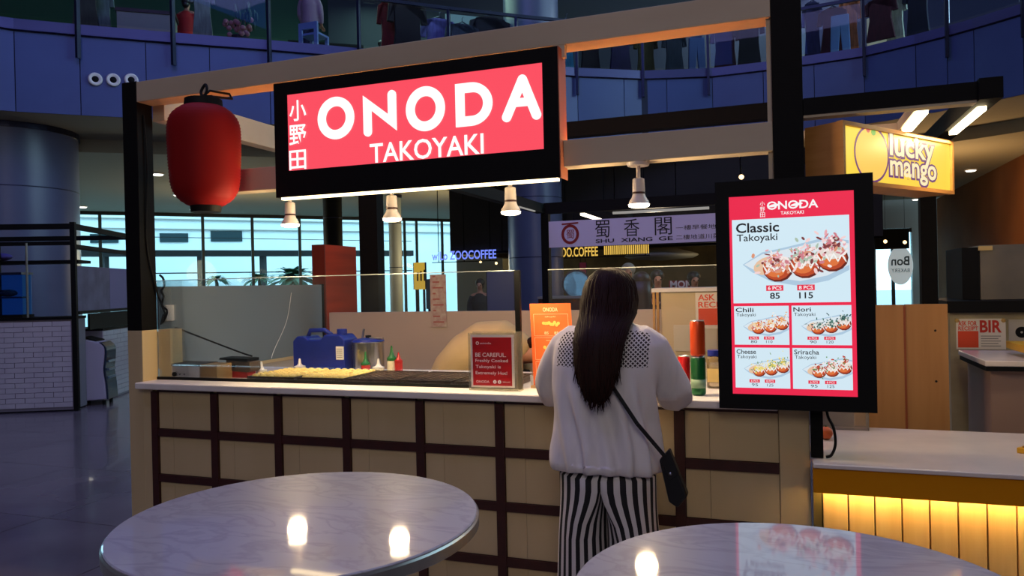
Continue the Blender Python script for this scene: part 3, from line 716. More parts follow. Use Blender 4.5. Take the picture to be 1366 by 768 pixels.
# ================================================================== ROUND TABLES
def marble(name, a, b):
    m = bpy.data.materials.new(name); m.use_nodes = True; nt = m.node_tree; s = nt.nodes['Principled BSDF']
    tc = nt.nodes.new('ShaderNodeTexCoord'); n1 = nt.nodes.new('ShaderNodeTexNoise'); n1.inputs['Scale'].default_value = 5.2; n1.inputs['Detail'].default_value = 9; n1.inputs['Distortion'].default_value = 1.4
    mp = nt.nodes.new('ShaderNodeMapping'); mp.inputs['Scale'].default_value = (1, 2.2, 1); mp.inputs['Rotation'].default_value = (0, 0, .9)
    nt.links.new(tc.outputs['Object'], mp.inputs[0]); nt.links.new(mp.outputs[0], n1.inputs['Vector'])
    sb = nt.nodes.new('ShaderNodeMath'); sb.operation = 'SUBTRACT'; sb.inputs[1].default_value = .5
    ab = nt.nodes.new('ShaderNodeMath'); ab.operation = 'ABSOLUTE'
    r = nt.nodes.new('ShaderNodeValToRGB'); r.color_ramp.elements[0].position = 0; r.color_ramp.elements[1].position = .06
    r.color_ramp.elements[0].color = (*lin(b), 1); r.color_ramp.elements[1].color = (*lin(a), 1)
    nt.links.new(n1.outputs['Fac'], sb.inputs[0]); nt.links.new(sb.outputs[0], ab.inputs[0]); nt.links.new(ab.outputs[0], r.inputs[0]); nt.links.new(r.outputs[0], s.inputs['Base Color'])
    s.inputs['Roughness'].default_value = .4; s.inputs['Specular IOR Level'].default_value = .2; s.inputs['Coat Weight'].default_value = 1; s.inputs['Coat Roughness'].default_value = .04; s.inputs['Coat IOR'].default_value = 1.6
    n2 = nt.nodes.new('ShaderNodeTexNoise'); n2.inputs['Scale'].default_value = 40; n2.inputs['Detail'].default_value = 2
    bp_ = nt.nodes.new('ShaderNodeBump'); bp_.inputs['Strength'].default_value = .006; bp_.inputs['Distance'].default_value = .02
    nt.links.new(tc.outputs['Object'], n2.inputs['Vector']); nt.links.new(n2.outputs['Fac'], bp_.inputs['Height']); nt.links.new(bp_.outputs[0], s.inputs['Normal'])
    return m
MARB = marble('white veined marble', (172, 170, 182), (158, 155, 168))
RIM = mat('worn metal table edge', (170, 168, 165), .3, .7, col2=(150, 148, 146), scale=14)
TH = 1.045                              # height found from the lamp and screen reflections on the tops
for cx, cy, R, lab in [(2.25, -1.836, .371, 'round white marble top table in front of the panelled counter'), (3.228, -1.963, .346, 'round marble top table nearest the camera, below the menu screen')]:
    t = thing('round_table', lab, 'table', (cx, cy, 0), 'round tables')
    MB().lathe([(0, TH-.006), (R-.004, TH-.006), (R-.0015, TH-.004), (R-.0015, TH-.002), (R-.004, TH), (0, TH)], (cx, cy, 0), 96).build('tabletop', MARB, t)
    MB().lathe([(R-.04, TH-.03), (R-.002, TH-.03), (R+.002, TH-.027), (R+.002, TH-.008), (R-.001, TH-.0045), (R-.04, TH-.0065)], (cx, cy, 0), 96).build('edge_band', RIM, t, True, auto=30)
    MB().lathe([(.1, TH-.05), (.1, TH-.007)], (cx, cy, 0), 24).build('mount_plate', BLACK, t)
    MB().lathe([(.03, .02), (.03, TH-.05)], (cx, cy, 0), 24).build('pedestal', BLACK, t)
    MB().lathe([(.22, 0), (.22, .012), (.05, .03), (.035, .05)], (cx, cy, 0), 40).build('base', BLACK, t, True, auto=30)
# ================================================================== THINGS ON THE WORKTOP
WZ = 1.036
def at(x, y): return PZ(x, y, WZ)
KRAFT = mat('kraft cardboard', (176, 138, 84), .8)
p = at(250, 507); X0, X1 = PY(216, 495, p.y).x, PY(262, 495, p.y).x; X2 = PY(286, 495, p.y).x
t = thing('tin_box', 'white metal box with dark lid at the left end of the worktop', 'box', (X0+.1, p.y+.1, WZ))
p_ = p.y+.02
B(X0, X1, p_, p_+.14, WZ, WZ+.075).build('body', WHITEP, t, bevel=.003)
B(X0-.003, X1+.003, p_-.003, p_+.143, WZ+.075, WZ+.088).build('lid', mat('dark brown lid', (58, 46, 38), .5), t)
MB().lathe([(.012, 0), (.012, .012), (0, .014)], (X0+.075, p_, WZ+.03), 16, (0, -1, 0)).build('latch', BLACKM, t)
for dx in (.11, .14): MB().lathe([(.004, 0), (.004, .004), (0, .005)], (X0+dx, p_, WZ+.03), 10, (0, -1, 0)).build('rivet', BLACKM, t)
tag(B(X1+.006, X2, p_, p_+.12, WZ, WZ+.085).build('carton', KRAFT, bevel=.002), 'small tan cardboard carton beside the white metal box', 'box')
p = at(313, 505); xa, xb = PY(294, 490, p.y+.03).x, PY(333, 490, p.y+.03).x; ya = p.y+.03; h = PY(313, 474, ya).z
t = thing('tape_dispenser', 'brown box shaped dispenser on a red block on the worktop', 'dispenser', ((xa+xb)/2, ya+.05, WZ))
B(xa+.05, xb-.025, ya+.01, ya+.08, WZ, WZ+.036).build('base', mat('bright red plastic', (190, 30, 22), .4), t)
MB().prism([(xa+.03, .04), (xb-.012, .032), (xb+.004, .045), (xb, .09), (xa+.04, .10)], (0, ya, WZ), XA, ZA, (0, .09, 0)).build('body', mat('brown plastic', (92, 72, 50), .5), t, bevel=.003)
MB().prism([(xa-.005, .101), (xb-.012, .093), (xb-.012, .108), (xa, .112)], (0, ya-.004, WZ), XA, ZA, (0, .1, 0)).build('lid', BLACKM, t)
B(xa+.085, xa+.105, ya-.003, ya, WZ+.058, WZ+.074).build('button', BLACKM, t)
CRM = mat('cream plastic', (238, 226, 196), .4)
def squeeze(x, y, lab, bodym, capm, h=.1, r=.028, nz=.05):
    p = at(x, y)
    if x > 395: p = PY(x, y-5, .505+r+.004); p.z = WZ
    t = thing('squeeze_bottle', lab, 'bottle', (p.x, p.y, WZ), 'sauce bottles behind the glass')
    MB().lathe([(r*.95, WZ), (r, WZ+.006), (r, WZ+h*.55), (r*.9, WZ+h*.6)], (p.x, p.y, 0), 24).build('body', bodym, t, True, auto=40)
    MB().lathe([(r*1.02, WZ+h*.6), (r*1.02, WZ+h*.72), (r*.55, WZ+h*.8), (r*.3, WZ+h), (r*.16, WZ+h+nz), (0, WZ+h+nz)], (p.x, p.y, 0), 24).build('nozzle_cap', capm, t, True, auto=40)
    return t
REDP = mat('red sauce bottle', (186, 34, 24), .35); GRNP = mat('green cap plastic', (28, 110, 52), .4)
squeeze(349, 501, 'cream squeeze bottle with white nozzle right of the brown dispenser', CRM, WHITEP, .05, .03, .03)
squeeze(400, 497, 'cream squeeze bottle with pointed nozzle in front of the blue jerrycan', CRM, WHITEP, .05, .032, .03)
squeeze(505, 501, 'cream squeeze bottle with pointed nozzle in front of the steel pot', CRM, WHITEP, .055, .032, .03)
squeeze(488, 500, 'small red sauce bottle with green pointed cap before the pot', REDP, GRNP, .085, .026, .04)
squeeze(532, 499, 'red squeeze bottle right of the steel pot', REDP, REDP, .11, .022, .015)
squeeze(523, 500, 'pale squeeze bottle with leafy green top right of the pot', CRM, GRNP, .13, .026, .03)
# griddles
GRID = mat('seasoned griddle iron', (92, 70, 54), .38, .5, col2=(64, 48, 38), scale=30)
GXs = [(.50, .80, 'y'), (.82, 1.10, 'y'), (1.12, 1.40, 'd'), (1.42, 1.70, 'd'), (1.72, 2.02, 'd')]
BAT = mat('yellow batter', (246, 222, 140), .45, col2=(232, 196, 100), scale=40, bump=.4)
for k, (a, b, kd) in enumerate(GXs):
    nm = ['leftmost of the two filled with yellow batter', 'right one of the two filled with yellow batter', 'left one of the three empty plates', 'middle one of the three empty plates', 'right one of the three empty plates, behind the red notice'][k]
    t = thing('takoyaki_griddle', 'dark iron takoyaki griddle, ' + nm, 'griddle', ((a+b)/2, .32, WZ), 'takoyaki griddles')
    B(a, b, .13, .50, WZ, WZ+.018).build('plate', GRID, t, bevel=.003)
    B(a, b, .13, .138, WZ+.018, WZ+.026).build('rim', GRID, t); B(a, b, .492, .50, WZ+.018, WZ+.026).build('rim', GRID, t)
    B(a, a+.008, .138, .492, WZ+.018, WZ+.026).build('rim', GRID, t); B(b-.008, b, .138, .492, WZ+.018, WZ+.026).build('rim', GRID, t)
    m = MB(); nx, ny = 6, 8
    for i in range(nx):
        for j in range(ny):
            c = (a+.03+(b-a-.06)*i/(nx-1), .165+.30*j/(ny-1), WZ+.018)
            if kd == 'y': m.ball((c[0], c[1], WZ+.024), (.021, .021, .014), 8, 5)
            else: m.lathe([(.021, 0), (.0205, .006), (.0165, .006), (.013, .001)], c, 10)
    m.build('batter_balls' if kd == 'y' else 'mould_rings', BAT if kd == 'y' else GRID, t, True, kind='stuff')
# jerrycan
p = at(435, 499); jy = .66; JX0, JX1 = PY(400, 470, jy).x, PY(468, 470, jy).x; jz1 = PY(435, 440, jy).z
BLU = mat('blue jerrycan plastic', (22, 44, 150), .35, col2=(18, 36, 130), scale=10)
t = thing('jerrycan', 'blue plastic jerrycan with white label on the worktop', 'jerrycan', ((JX0+JX1)/2, jy, WZ))
hj = jz1-WZ; wj = JX1-JX0
MB().prism([(.012, 0), (wj-.012, 0), (wj, .012), (wj, hj*.78), (wj-.03, hj*.9), (wj*.62, hj*.9), (wj*.55, hj*.78), (wj*.30, hj*.78), (wj*.22, hj*.86), (.03, hj*.86), (0, hj*.74), (0, .012)], (JX0, jy-.07, WZ), XA, ZA, (0, .15, 0)).build('body', BLU, t, bevel=.012, seg=3)
MB().tube([(JX0+wj*.18, jy, WZ+hj*.84), (JX0+wj*.22, jy, WZ+hj*.99), (JX0+wj*.5, jy, WZ+hj*1.0), (JX0+wj*.64, jy, WZ+hj*.88)], .013, 12).build('handle', BLU, t, True)
MB().lathe([(.03, 0), (.03, .03), (.0, .032)], (JX0+wj*.84, jy, WZ+hj*.9), 20).build('cap', BLU, t)
B(JX1-.055, JX1-.003, jy-.0722, jy-.0705, WZ+hj*.3, WZ+hj*.62).build('label', WHITEP, t, label='white label')
for q in range(5): B(JX1-.05, JX1-.012, jy-.0730, jy-.0722, WZ+hj*(.35+.05*q), WZ+hj*(.365+.05*q)).build('print_line', GREYB, t)
# pot
p = at(490, 501); r = (PY(511, 480, p.y).x-PY(473, 480, p.y).x)/2; py_ = .585+r
zt = PY(490, 455, py_).z
t = thing('stock_pot', 'steel cooking pot with blue lid and ladle beside the jerrycan', 'pot', (p.x+.02, py_, WZ)); px_ = PY(492, 480, py_).x
MB().lathe([(r*.96, WZ), (r, WZ+.01), (r, zt-.006), (r+.006, zt), (r-.004, zt)], (px_, py_, 0), 40).build('body', STEEL, t, True, auto=40)
pl = MB().lathe([(r+.004, zt), (r*.95, zt+.012), (r*.4, zt+.02), (0, zt+.021)], (px_, py_, 0), 40).build('lid', BLU, t, True, auto=40)
MB().lathe([(.014, zt+.02), (.018, zt+.034), (0, zt+.036)], (px_, py_, 0), 20).build('lid_knob', BLACKM, pl)
MB().tube([(px_-r-.004, py_, zt-.03), (px_-r-.014, py_, zt-.03), (px_-r-.014, py_, zt-.05), (px_-r-.004, py_, zt-.05)], .005).build('handle', STEEL, t)
MB().tube([(px_+.02, py_-.02, zt+.02), (px_+.11, py_-.02, zt+.018)], .006).build('ladle', STEEL, t)
tag(MB().tube([(px_-r-.004, py_+.06, WZ), (px_-r-.002, py_+.065, WZ+.12), (px_-r+.02, py_+.07, WZ+.24)], [.008, .005, .007]).build('tongs', STEEL), 'steel utensil handle leaning between jerrycan and pot', 'utensil')
# notice stand
p0 = at(660, 516); ny = .035
a0, a1, b0, b1 = RY(625, 444, 690, 516, ny)
b0 = WZ
t = thing('notice_stand', 'clear acrylic stand holding a red hot food warning card', 'notice stand', ((a0+a1)/2, ny, WZ))
ACR = glass('acrylic', (.95, .95, .93), .06, body=.25, bodycol=(196, 186, 160))
REDC = mat('red card', (176, 18, 26), .4); WPR = mat('white print', (250, 240, 236), .5)
B(a0, a1, ny, ny+.004, b0+.003, b1).build('front_sheet', ACR, t)
B(a0+.004, a1+.01, ny+.045, ny+.049, b0+.003, b1+.004).build('back_sheet', ACR, t)
B(a0, a1+.01, ny, ny+.05, b0, b0+.003).build('foot', ACR, t)
B(a0+.012, a1-.014, ny-.0012, ny-.0004, b0+.016, b1-.008).build('white_card', mat('white paper', (226, 218, 206), .7), t)
c0, c1, d0, d1 = a0+.022, a1-.026, b0+.024, b1-.02
B(c0, c1, ny-.002, ny-.0012, d0, d1).build('red_card', REDC, t)
w, h = c1-c0, d1-d0; m = MB(); O = Vector((c0, ny-.0023, d0))
for k, (s, f) in enumerate([('BE CAREFUL.', .86), ('Freshly Cooked', .90), ('Takoyaki is', .72), ('Extremely Hot!', .88)]):
    MB().text(s, O, XA, ZA, (.07*w, h*(.595-.128*k), w*f, h*(.68-.128*k)), .008).build('lettering', WPR, t)
MB().ring(O+XA*(.13*w)+ZA*(.88*h), XA, ZA, (.04*w, .04*w), (.025*w, .025*w), Vector((0, -.0003, 0)), 16).build('logo_ring', WPR, t)
MB().text('onoda', O, XA, ZA, (.2*w, .86*h, .48*w, .9*h)).build('lettering', WPR, t); MB().text('ONODA', O, XA, ZA, (.08*w, .055*h, .42*w, .105*h), .01).build('lettering', WPR, t)
for u in (.56, .68): MB().ring(O+XA*(u*w)+ZA*(.08*h), XA, ZA, (.045*w, .045*w), (.012*w, .012*w), Vector((0, -.0003, 0)), 16).build('logo_ring', WPR, t)
m.text('takoyaki', O, XA, ZA, (.76*w, .065*h, .95*w, .095*h)); m.build('lettering', WPR, t)
# orange menu card
t_y = .17; a0, a1, b0, b1 = RY(703, 405, 766, 490, t_y); b0 = WZ+.012
ORC = mat('orange menu card', (232, 104, 44), .5); PCH = mat('pale print', (250, 214, 170), .6)
t = thing('menu_card', 'orange printed menu card standing on the worktop beside the woman', 'menu', ((a0+a1)/2, t_y, WZ))
lean = Vector((-.03, .05, 1)); hh = b1-b0
def mc(u, v): return (a0+.03+u*(a1-a0-.03), v)
Om = Vector((a0+.028, t_y, b0)); Vm = Vector((-.028/hh, .05/hh, 1)); wm = a1-a0-.028
MB().prism([(0, 0), (wm, 0), (wm, hh), (0, hh)], Om, XA, Vm, (0, .003, 0)).build('card', ORC, t)
B(a0+.02, a1+.005, t_y-.02, t_y+.07, WZ, WZ+.012).build('foot', mat('light wood', (190, 150, 100), .6), t)
m = MB(); Of = Om+Vector((0, -.0012, 0))
def frame(m, u0, v0, u1, v1, s=.0012):
    for q in ([(u0, v0), (u1, v0), (u1, v0+s), (u0, v0+s)], [(u0, v1-s), (u1, v1-s), (u1, v1), (u0, v1)], [(u0, v0), (u0+s, v0), (u0+s, v1), (u0, v1)], [(u1-s, v0), (u1, v0), (u1, v1), (u1-s, v1)]): m.prism(q, Of, XA, Vm, (0, .0006, 0))
m.text('ONODA', Of, XA, Vm, (.32*wm, hh*.90, .68*wm, hh*.95), .01)
for k in range(3):
    v1 = hh*(.87-.29*k); v0 = v1-hh*.27; frame(m, .08*wm, v0, .92*wm, v1)
    m.text('takoyaki', Of, XA, Vm, (.36*wm, v1-hh*.045, .62*wm, v1-hh*.025))
    for u in (.38, .62): m.text('85', Of, XA, Vm, ((u-.05)*wm, v0+hh*.02, (u+.05)*wm, v0+hh*.055), .01)
m.build('lettering', PCH, t)
m = MB()
for k in range(3):
    v = hh*(.745-.29*k)
    for j in range(9): m.ring(Of+XA*(wm*(.32+.045*j))+Vm*(v+random.uniform(-.006, .008)), XA, Vm, (.008, .008), (.001, .001), Vector((0, .0004, 0)), 8)
m.build('dish_print', mat('yellow print', (238, 196, 96), .6), t)
# picks cup, cans, jar
p = at(711, 517); p.y += .04
t = thing('pick_cup', 'small cup of wooden picks left of the woman', 'cup', (p.x, p.y, WZ))
MB().lathe([(.022, WZ), (.026, WZ+.055), (.023, WZ+.055), (.02, WZ+.004), (0, WZ+.004)], (p.x, p.y, 0), 20).build('cup', WHITEP, t, True, auto=40)
for k in range(6):
    a = k*1.1; MB().tube([(p.x+.006*math.cos(a), p.y+.006*math.sin(a), WZ+.006), (p.x+.017*math.cos(a), p.y+.017*math.sin(a), WZ+.085)], .002, 6).build('pick', mat('light wood', (190, 150, 100), .6), t)
def can(name, lab, p, z, r, h, m, band=None):
    t = thing(name, lab, 'drink can', (p.x, p.y, z), 'drink cans on the worktop')
    MB().lathe([(r*.8, z+.002), (r*.97, z+.008), (r, z+.014), (r, z+h-.014), (r*.9, z+h-.004)], (p.x, p.y, 0), 32).build('body', m, t, True, auto=40)
    MB().lathe([(r*.72, z), (r*.82, z+.002), (r*.78, z+.004)], (p.x, p.y, 0), 28).build('base', STEEL, t)
    ld = MB().lathe([(r*.9, z+h-.005), (r*.91, z+h), (r*.84, z+h-.001), (r*.8, z+h-.004), (0, z+h-.004)], (p.x, p.y, 0), 28).build('lid', STEEL, t, True)
    MB().ball((p.x+r*.2, p.y, z+h-.001), (r*.3, r*.16, .0015), 10, 4).build('pull_tab', STEEL, ld)
    if band: MB().lathe([(r+.0004, z+h*band[0]), (r+.0004, z+h*band[1])], (p.x, p.y, 0), 32).build('label_band', band[2], t, True)
    return t
p = at(913, 524); rc = .031
can('drink_can', 'short red drink can on the worktop beside the woman', p, WZ, .026, PY(912, 474, p.y).z-WZ, mat('red can paint', (196, 24, 30), .3, .3))
p2 = at(932, 527); hg = PY(932, 475, p2.y).z-WZ
can('drink_can', 'green drink can under the orange can on the worktop', p2, WZ, rc, hg, mat('green can paint', (16, 92, 44), .3, .3), (.2, .42, mat('pale green label', (120, 150, 120), .5)))
can('drink_can', 'orange drink can stacked on top of the green can', p2, WZ+hg, rc, PY(932, 427, p2.y).z-WZ-hg, mat('orange can paint', (206, 72, 28), .3, .3))
p = at(951, 522); p.y += .12
t = thing('glass_jar', 'clear jar with blue lid behind the drink cans', 'jar', (p.x, p.y, WZ))
MB().lathe([(.034, WZ), (.036, WZ+.01), (.036, WZ+.13), (.028, WZ+.145)], (p.x, p.y, 0), 28).build('jar_body', glass('jar glass', (.9, .85, .75), .08, body=.2, bodycol=(210, 180, 130)), t, True)
MB().lathe([(.031, WZ+.145), (.031, WZ+.17), (0, WZ+.171)], (p.x, p.y, 0), 24).build('lid', BLU, t)
B(p.x-.03, p.x+.03, p.y-.0375, p.y-.0365, WZ+.03, WZ+.09).build('label', mat('cream label', (220, 190, 120), .6), t)
# cabinet at the back right, notices
X0 = PY(870, 400, 1.2).x
t = thing('storage_cabinet', 'beige cabinet behind the drink cans inside the kiosk', 'cabinet', (X0+.3, 1.35, 0))
CB = mat('beige cabinet', (196, 176, 140), .5)
B(X0+.05, 3.18, 1.2, 1.58, 0, 1.46).build('body', CB, t, bevel=.004); B(X0, 3.18, 1.18, 1.59, 1.46, 1.482).build('top', WHITE, t)
for dx in (0, .022): B(X0+.004+dx, X0+.018+dx, 1.186, 1.2, .9, 1.46).build('edge_rail', mat('brass edge', (176, 130, 70), .4, .5), t)
B(X0+.12, X0+.36, 1.192, 1.2, 1.12, 1.27).build('label_plate', mat('pale plate', (200, 190, 170), .6), t)
a0, a1, b0, b1 = RY(928, 390, 960, 438, 1.19)
t = thing('receipt_notice', 'white and orange receipt notice on the beige cabinet', 'notice', ((a0+a1)/2, 1.19, b0))
B(a0, a1+.1, 1.188, 1.191, b0, b1).build('sheet', mat('white paper', (226, 218, 206), .7), t)
ORP = mat('orange red print', (226, 74, 36), .6)
B(a0+.015, a1+.08, 1.1868, 1.188, b0+.02, b1-.09).build('print_block', ORP, t)
MB().text('ASK FOR', (a0+.015, 1.187, b1-.045), XA, ZA, (0, 0, .2, .035), .02).build('lettering', ORP, t)
MB().text('RECEIPT', (a0+.015, 1.187, b1-.085), XA, ZA, (0, 0, .2, .033), .02).build('lettering', ORP, t)
tag(B(X0+.1, 3.0, .62, .75, WZ, WZ+.07).build('napkin_pack', CRM, bevel=.01), 'cream packet lying at the back of the worktop by the cans', 'packet')
# papers taped on the rear partition
a0, a1, b0, b1 = RY(574, 366, 595, 436, 1.59)
t = thing('paper_notice', 'tall faded printed paper hanging above the rear partition', 'notice', ((a0+a1)/2, 1.59, b0))
B(a0, a1, 1.592, 1.597, b0, b1).build('sheet', mat('faded paper', (196, 186, 172), .8, col2=(176, 140, 136), scale=30), t)
for q in range(9): B(a0+.02, a1-.02-.03*(q % 3), 1.5912, 1.592, b0+.03+.04*q, b0+.04+.04*q).build('print_line', mat('faded red print', (170, 96, 90), .8), t)
# black cables over the side board
tag(MB().tube(smooth([(-.06, .21, 1.32), (.0, .3, 1.27), (.12, .42, 1.19), (.22, .45, 1.15), (.3, .42, 1.14)]), .005).build('cable', BLACKM), 'thin black cable sagging from the left post to the dispenser', 'cable')
tag(MB().tube(smooth([(-.06, 1.3, 1.5), (-.062, 1.24, 1.3), (-.06, 1.1, 1.12), (-.05, 1.05, 1.06)]), .0022).build('cord', WHITEP), 'thin white cord hanging against the frosted board', 'cord')
tag(B(-.0695, -.05, .14, .2, 1.36, 1.45).build('socket_box', WHITEP, bevel=.004), 'white power socket on the frosted board by the left post', 'socket')
# ================================================================== PEOPLE
SKIN = mat('skin', (186, 130, 100), .55, col2=(176, 120, 92), scale=20)
SKIN.node_tree.nodes['Principled BSDF'].inputs['Subsurface Weight'].default_value = .05
HAIR = mat('near black brown hair', (26, 14, 10), .6, spec=.15, col2=(40, 15, 9), scale=60, stretch=(6, 6, .3), lo=.45, hi=.62)
GAUZE = mat('white gauze cotton', (226, 220, 222), .85, col2=(206, 200, 206), scale=5, stretch=(4, 4, .6), bump=.25, lo=.2, hi=.5)
def lace():
    m = bpy.data.materials.new('white lattice lace over dark'); m.use_nodes = True; nt = m.node_tree; b = nt.nodes['Principled BSDF']; b.inputs['Roughness'].default_value = .85
    tc = nt.nodes.new('ShaderNodeTexCoord'); mp = nt.nodes.new('ShaderNodeMapping'); mp.inputs['Rotation'].default_value = (0, math.radians(45), 0); mp.inputs['Scale'].default_value = (86, 86, 86)
    sp = nt.nodes.new('ShaderNodeSeparateXYZ'); nt.links.new(tc.outputs['Object'], mp.inputs[0]); nt.links.new(mp.outputs[0], sp.inputs[0]); o = []
    for ax in ('X', 'Z'):
        f = nt.nodes.new('ShaderNodeMath'); f.operation = 'FRACT'; g = nt.nodes.new('ShaderNodeMath'); g.operation = 'GREATER_THAN'; g.inputs[1].default_value = .36
        nt.links.new(sp.outputs[ax], f.inputs[0]); nt.links.new(f.outputs[0], g.inputs[0]); o.append(g)
    mu = nt.nodes.new('ShaderNodeMath'); mu.operation = 'MULTIPLY'; nt.links.new(o[0].outputs[0], mu.inputs[0]); nt.links.new(o[1].outputs[0], mu.inputs[1])
    r = nt.nodes.new('ShaderNodeValToRGB'); r.color_ramp.elements[0].color = (*lin((222, 216, 214)), 1); r.color_ramp.elements[1].color = (*lin((44, 30, 34)), 1)
    nt.links.new(mu.outputs[0], r.inputs[0]); nt.links.new(r.outputs[0], b.inputs['Base Color']); return m
def hand(v, e, r, wrist_i, d, side, up=(0, 0, 1)):      # palm and five bent fingers growing from a wrist vertex
    w = v[wrist_i]; d = Vector(d).normalized(); s = Vector(side).normalized(); u = Vector(up)
    v.append(w + d*.045); e.append((wrist_i, len(v)-1)); r.append((.030, .016)); pm = len(v)-1
    for k, L in enumerate((.060, .072, .078, .068)):
        b = w + d*.082 + s*(-.026+.0175*k)*1.0
        v.append(b); e.append((pm, len(v)-1)); r.append(.009); i0 = len(v)-1
        v.append(b + d*L*.5 + u*.006); e.append((i0, i0+1)); r.append(.0085)
        v.append(b + d*L - u*.010); e.append((i0+1, i0+2)); r.append(.007)
    b = w + d*.03 - s*.034; v.append(b); e.append((pm, len(v)-1)); r.append(.0105); i0 = len(v)-1
    v.append(b + d*.028 - s*.018); e.append((i0, i0+1)); r.append(.0095); v.append(b + d*.055 - s*.016 - u*.004); e.append((i0+1, i0+2)); r.append(.008)
cx, cy = 2.565, -.33
v = [Vector(p) for p in [(cx, cy, .92), (cx, cy+.01, 1.08), (cx, cy+.03, 1.25), (cx, cy+.07, 1.345), (cx+.003, cy+.09, 1.40), (cx+.005, cy+.11, 1.455), (cx+.005, cy+.105, 1.515),
     (cx-.165, cy+.05, 1.315), (cx-.275, cy+.19, 1.085), (cx-.15, cy+.36, 1.072), (cx+.165, cy+.05, 1.315), (cx+.195, cy+.19, 1.09), (cx+.09, cy+.36, 1.072),
     (cx-.085, cy, .86), (cx-.09, cy+.01, .48), (cx-.09, cy-.01, .1), (cx-.095, cy+.11, .035), (cx+.085, cy, .86), (cx+.09, cy+.01, .48), (cx+.09, cy-.01, .1), (cx+.095, cy+.11, .035), (cx+.005, cy+.205, 1.45)]]
e = [(0, 1), (1, 2), (2, 3), (3, 4), (4, 5), (5, 6), (2, 7), (7, 8), (8, 9), (2, 10), (10, 11), (11, 12), (0, 13), (13, 14), (14, 15), (15, 16), (0, 17), (17, 18), (18, 19), (19, 20), (5, 21)]
r = [(.12, .08), (.10, .07), (.115, .07), .055, .046, (.078, .09), (.062, .075), .05, .037, .025, .05, .037, .025, .085, .056, .036, .03, .085, .056, .036, .03, .012]
hand(v, e, r, 9, (.75, .5, 0), (-.5, .75, 0)); hand(v, e, r, 12, (-.6, .6, 0), (.6, .6, 0))
WMN = thing('person', 'woman seen from behind in white blouse and striped trousers leaning on the worktop', 'person', (cx, cy, 0))
body = skin(v, e, r, 0).build('body', SKIN, WMN, True)
# blouse: torso and sleeves fused, then the lace yoke split off the upper back
b = MB().loft([((cx, cy+.0, .80), .207, .152), ((cx, cy+.0, .83), .213, .157), ((cx-.002, cy, .90), .206, .146), ((cx-.004, cy, 1.0), .202, .128), ((cx-.004, cy+.0, 1.1), .204, .122), ((cx-.003, cy+.01, 1.2), .207, .118), ((cx, cy+.025, 1.28), .203, .105), ((cx, cy+.04, 1.325), .178, .088), ((cx, cy+.055, 1.352), .13, .07), ((cx, cy+.065, 1.375), .065, .055)], 40, p=2.4)
for sx in (-1, 1):
    ex = cx-.272 if sx < 0 else cx+.195
    pts = [(cx+sx*.12, cy+.04, 1.315), (cx+sx*.175, cy+.06, 1.27), (cx+sx*(.232 if sx < 0 else .21), cy+.10, 1.18), (cx+sx*(.268 if sx < 0 else .235), cy+.145, 1.10), (cx+sx*(.272 if sx < 0 else .238), cy+.175, 1.065), (cx+sx*(.25 if sx < 0 else .22), cy+.25, 1.08), (cx+sx*.17, cy+.33, 1.085), (cx+sx*.13, cy+.37, 1.082)]
    b.tube(pts, [.055, .064, .068, .072, .066, .046, .042, .034], 18)
f = fuse(b, .011, 6)
import mathutils
for i, p in enumerate(f.v):
    n_ = mathutils.noise.noise(Vector((p.x*9, p.y*9, p.z*2.2)))*.013 + mathutils.noise.noise(Vector((p.x*22, p.y*22, p.z*6)))*.006
    low = max(0, min(1, (1.2-p.z)/.2)); d = Vector((p.x-cx, p.y-cy, 0)); L = d.length or 1
    fo = .008*math.sin(p.x*85+3*math.sin(p.z*6)+p.y*20)*max(0, min(1, (1.2-p.z)/.12)) + .004*math.sin(p.x*37+p.z*9)*low; n_ += fo
    if p.z > .80: f.v[i] = p + d/L*n_*(.35+low) + Vector((0, 0, .012*math.sin(8*p.x) if p.z < .84 else 0))
yk, bl = MB(), MB()
for q, tgt in ((True, yk), (False, bl)):
    mp_ = {}
    for fc in f.f:
        c = sum((f.v[i] for i in fc), Vector())/len(fc)
        isy = (c.y < cy+.0 and 1.205 < c.z < 1.335 and abs(c.x-cx) < .175)
        if isy == q:
            ids = []
            for i in fc:
                if i not in mp_: mp_[i] = len(tgt.v); tgt.v.append(f.v[i])
                ids.append(mp_[i])
            tgt.f.append(tuple(ids)); tgt.c.append(None)
bl.build('blouse', GAUZE, WMN, True); yk.build('lace_yoke', lace(), WMN, True, label='white lattice lace yoke')
# striped trousers
TR = vcol_mat('black and white striped cloth', 0, .8); tr = MB(); tr.cur = (1, 1, 1, 1)
KB, KW = (*lin((20, 19, 24)), 1), (*lin((216, 210, 210)), 1)
def striped(secs, n, ph=0):
    n0 = len(tr.v); k = len(secs)
    for j, (c, rx, ry) in enumerate(secs):
        for i in range(n):
            t = 2*math.pi*i/n; w = 1 + .022*math.sin(7*t+ph) + .012*math.sin(13*t+ph*2+j*.4)
            tr.v.append(Vector(c) + Vector((rx*w*math.cos(t), ry*w*math.sin(t), 0)))
    for j in range(k-1):
        for i in range(n):
            tr.f.append((n0+j*n+i, n0+j*n+(i+1) % n, n0+(j+1)*n+(i+1) % n, n0+(j+1)*n+i)); tr.c.append(KB if i % 2 else KW)
    for cap in (tuple(range(n0, n0+n))[::-1], tuple(range(n0+(k-1)*n, n0+k*n))): tr.f.append(cap); tr.c.append(KB)
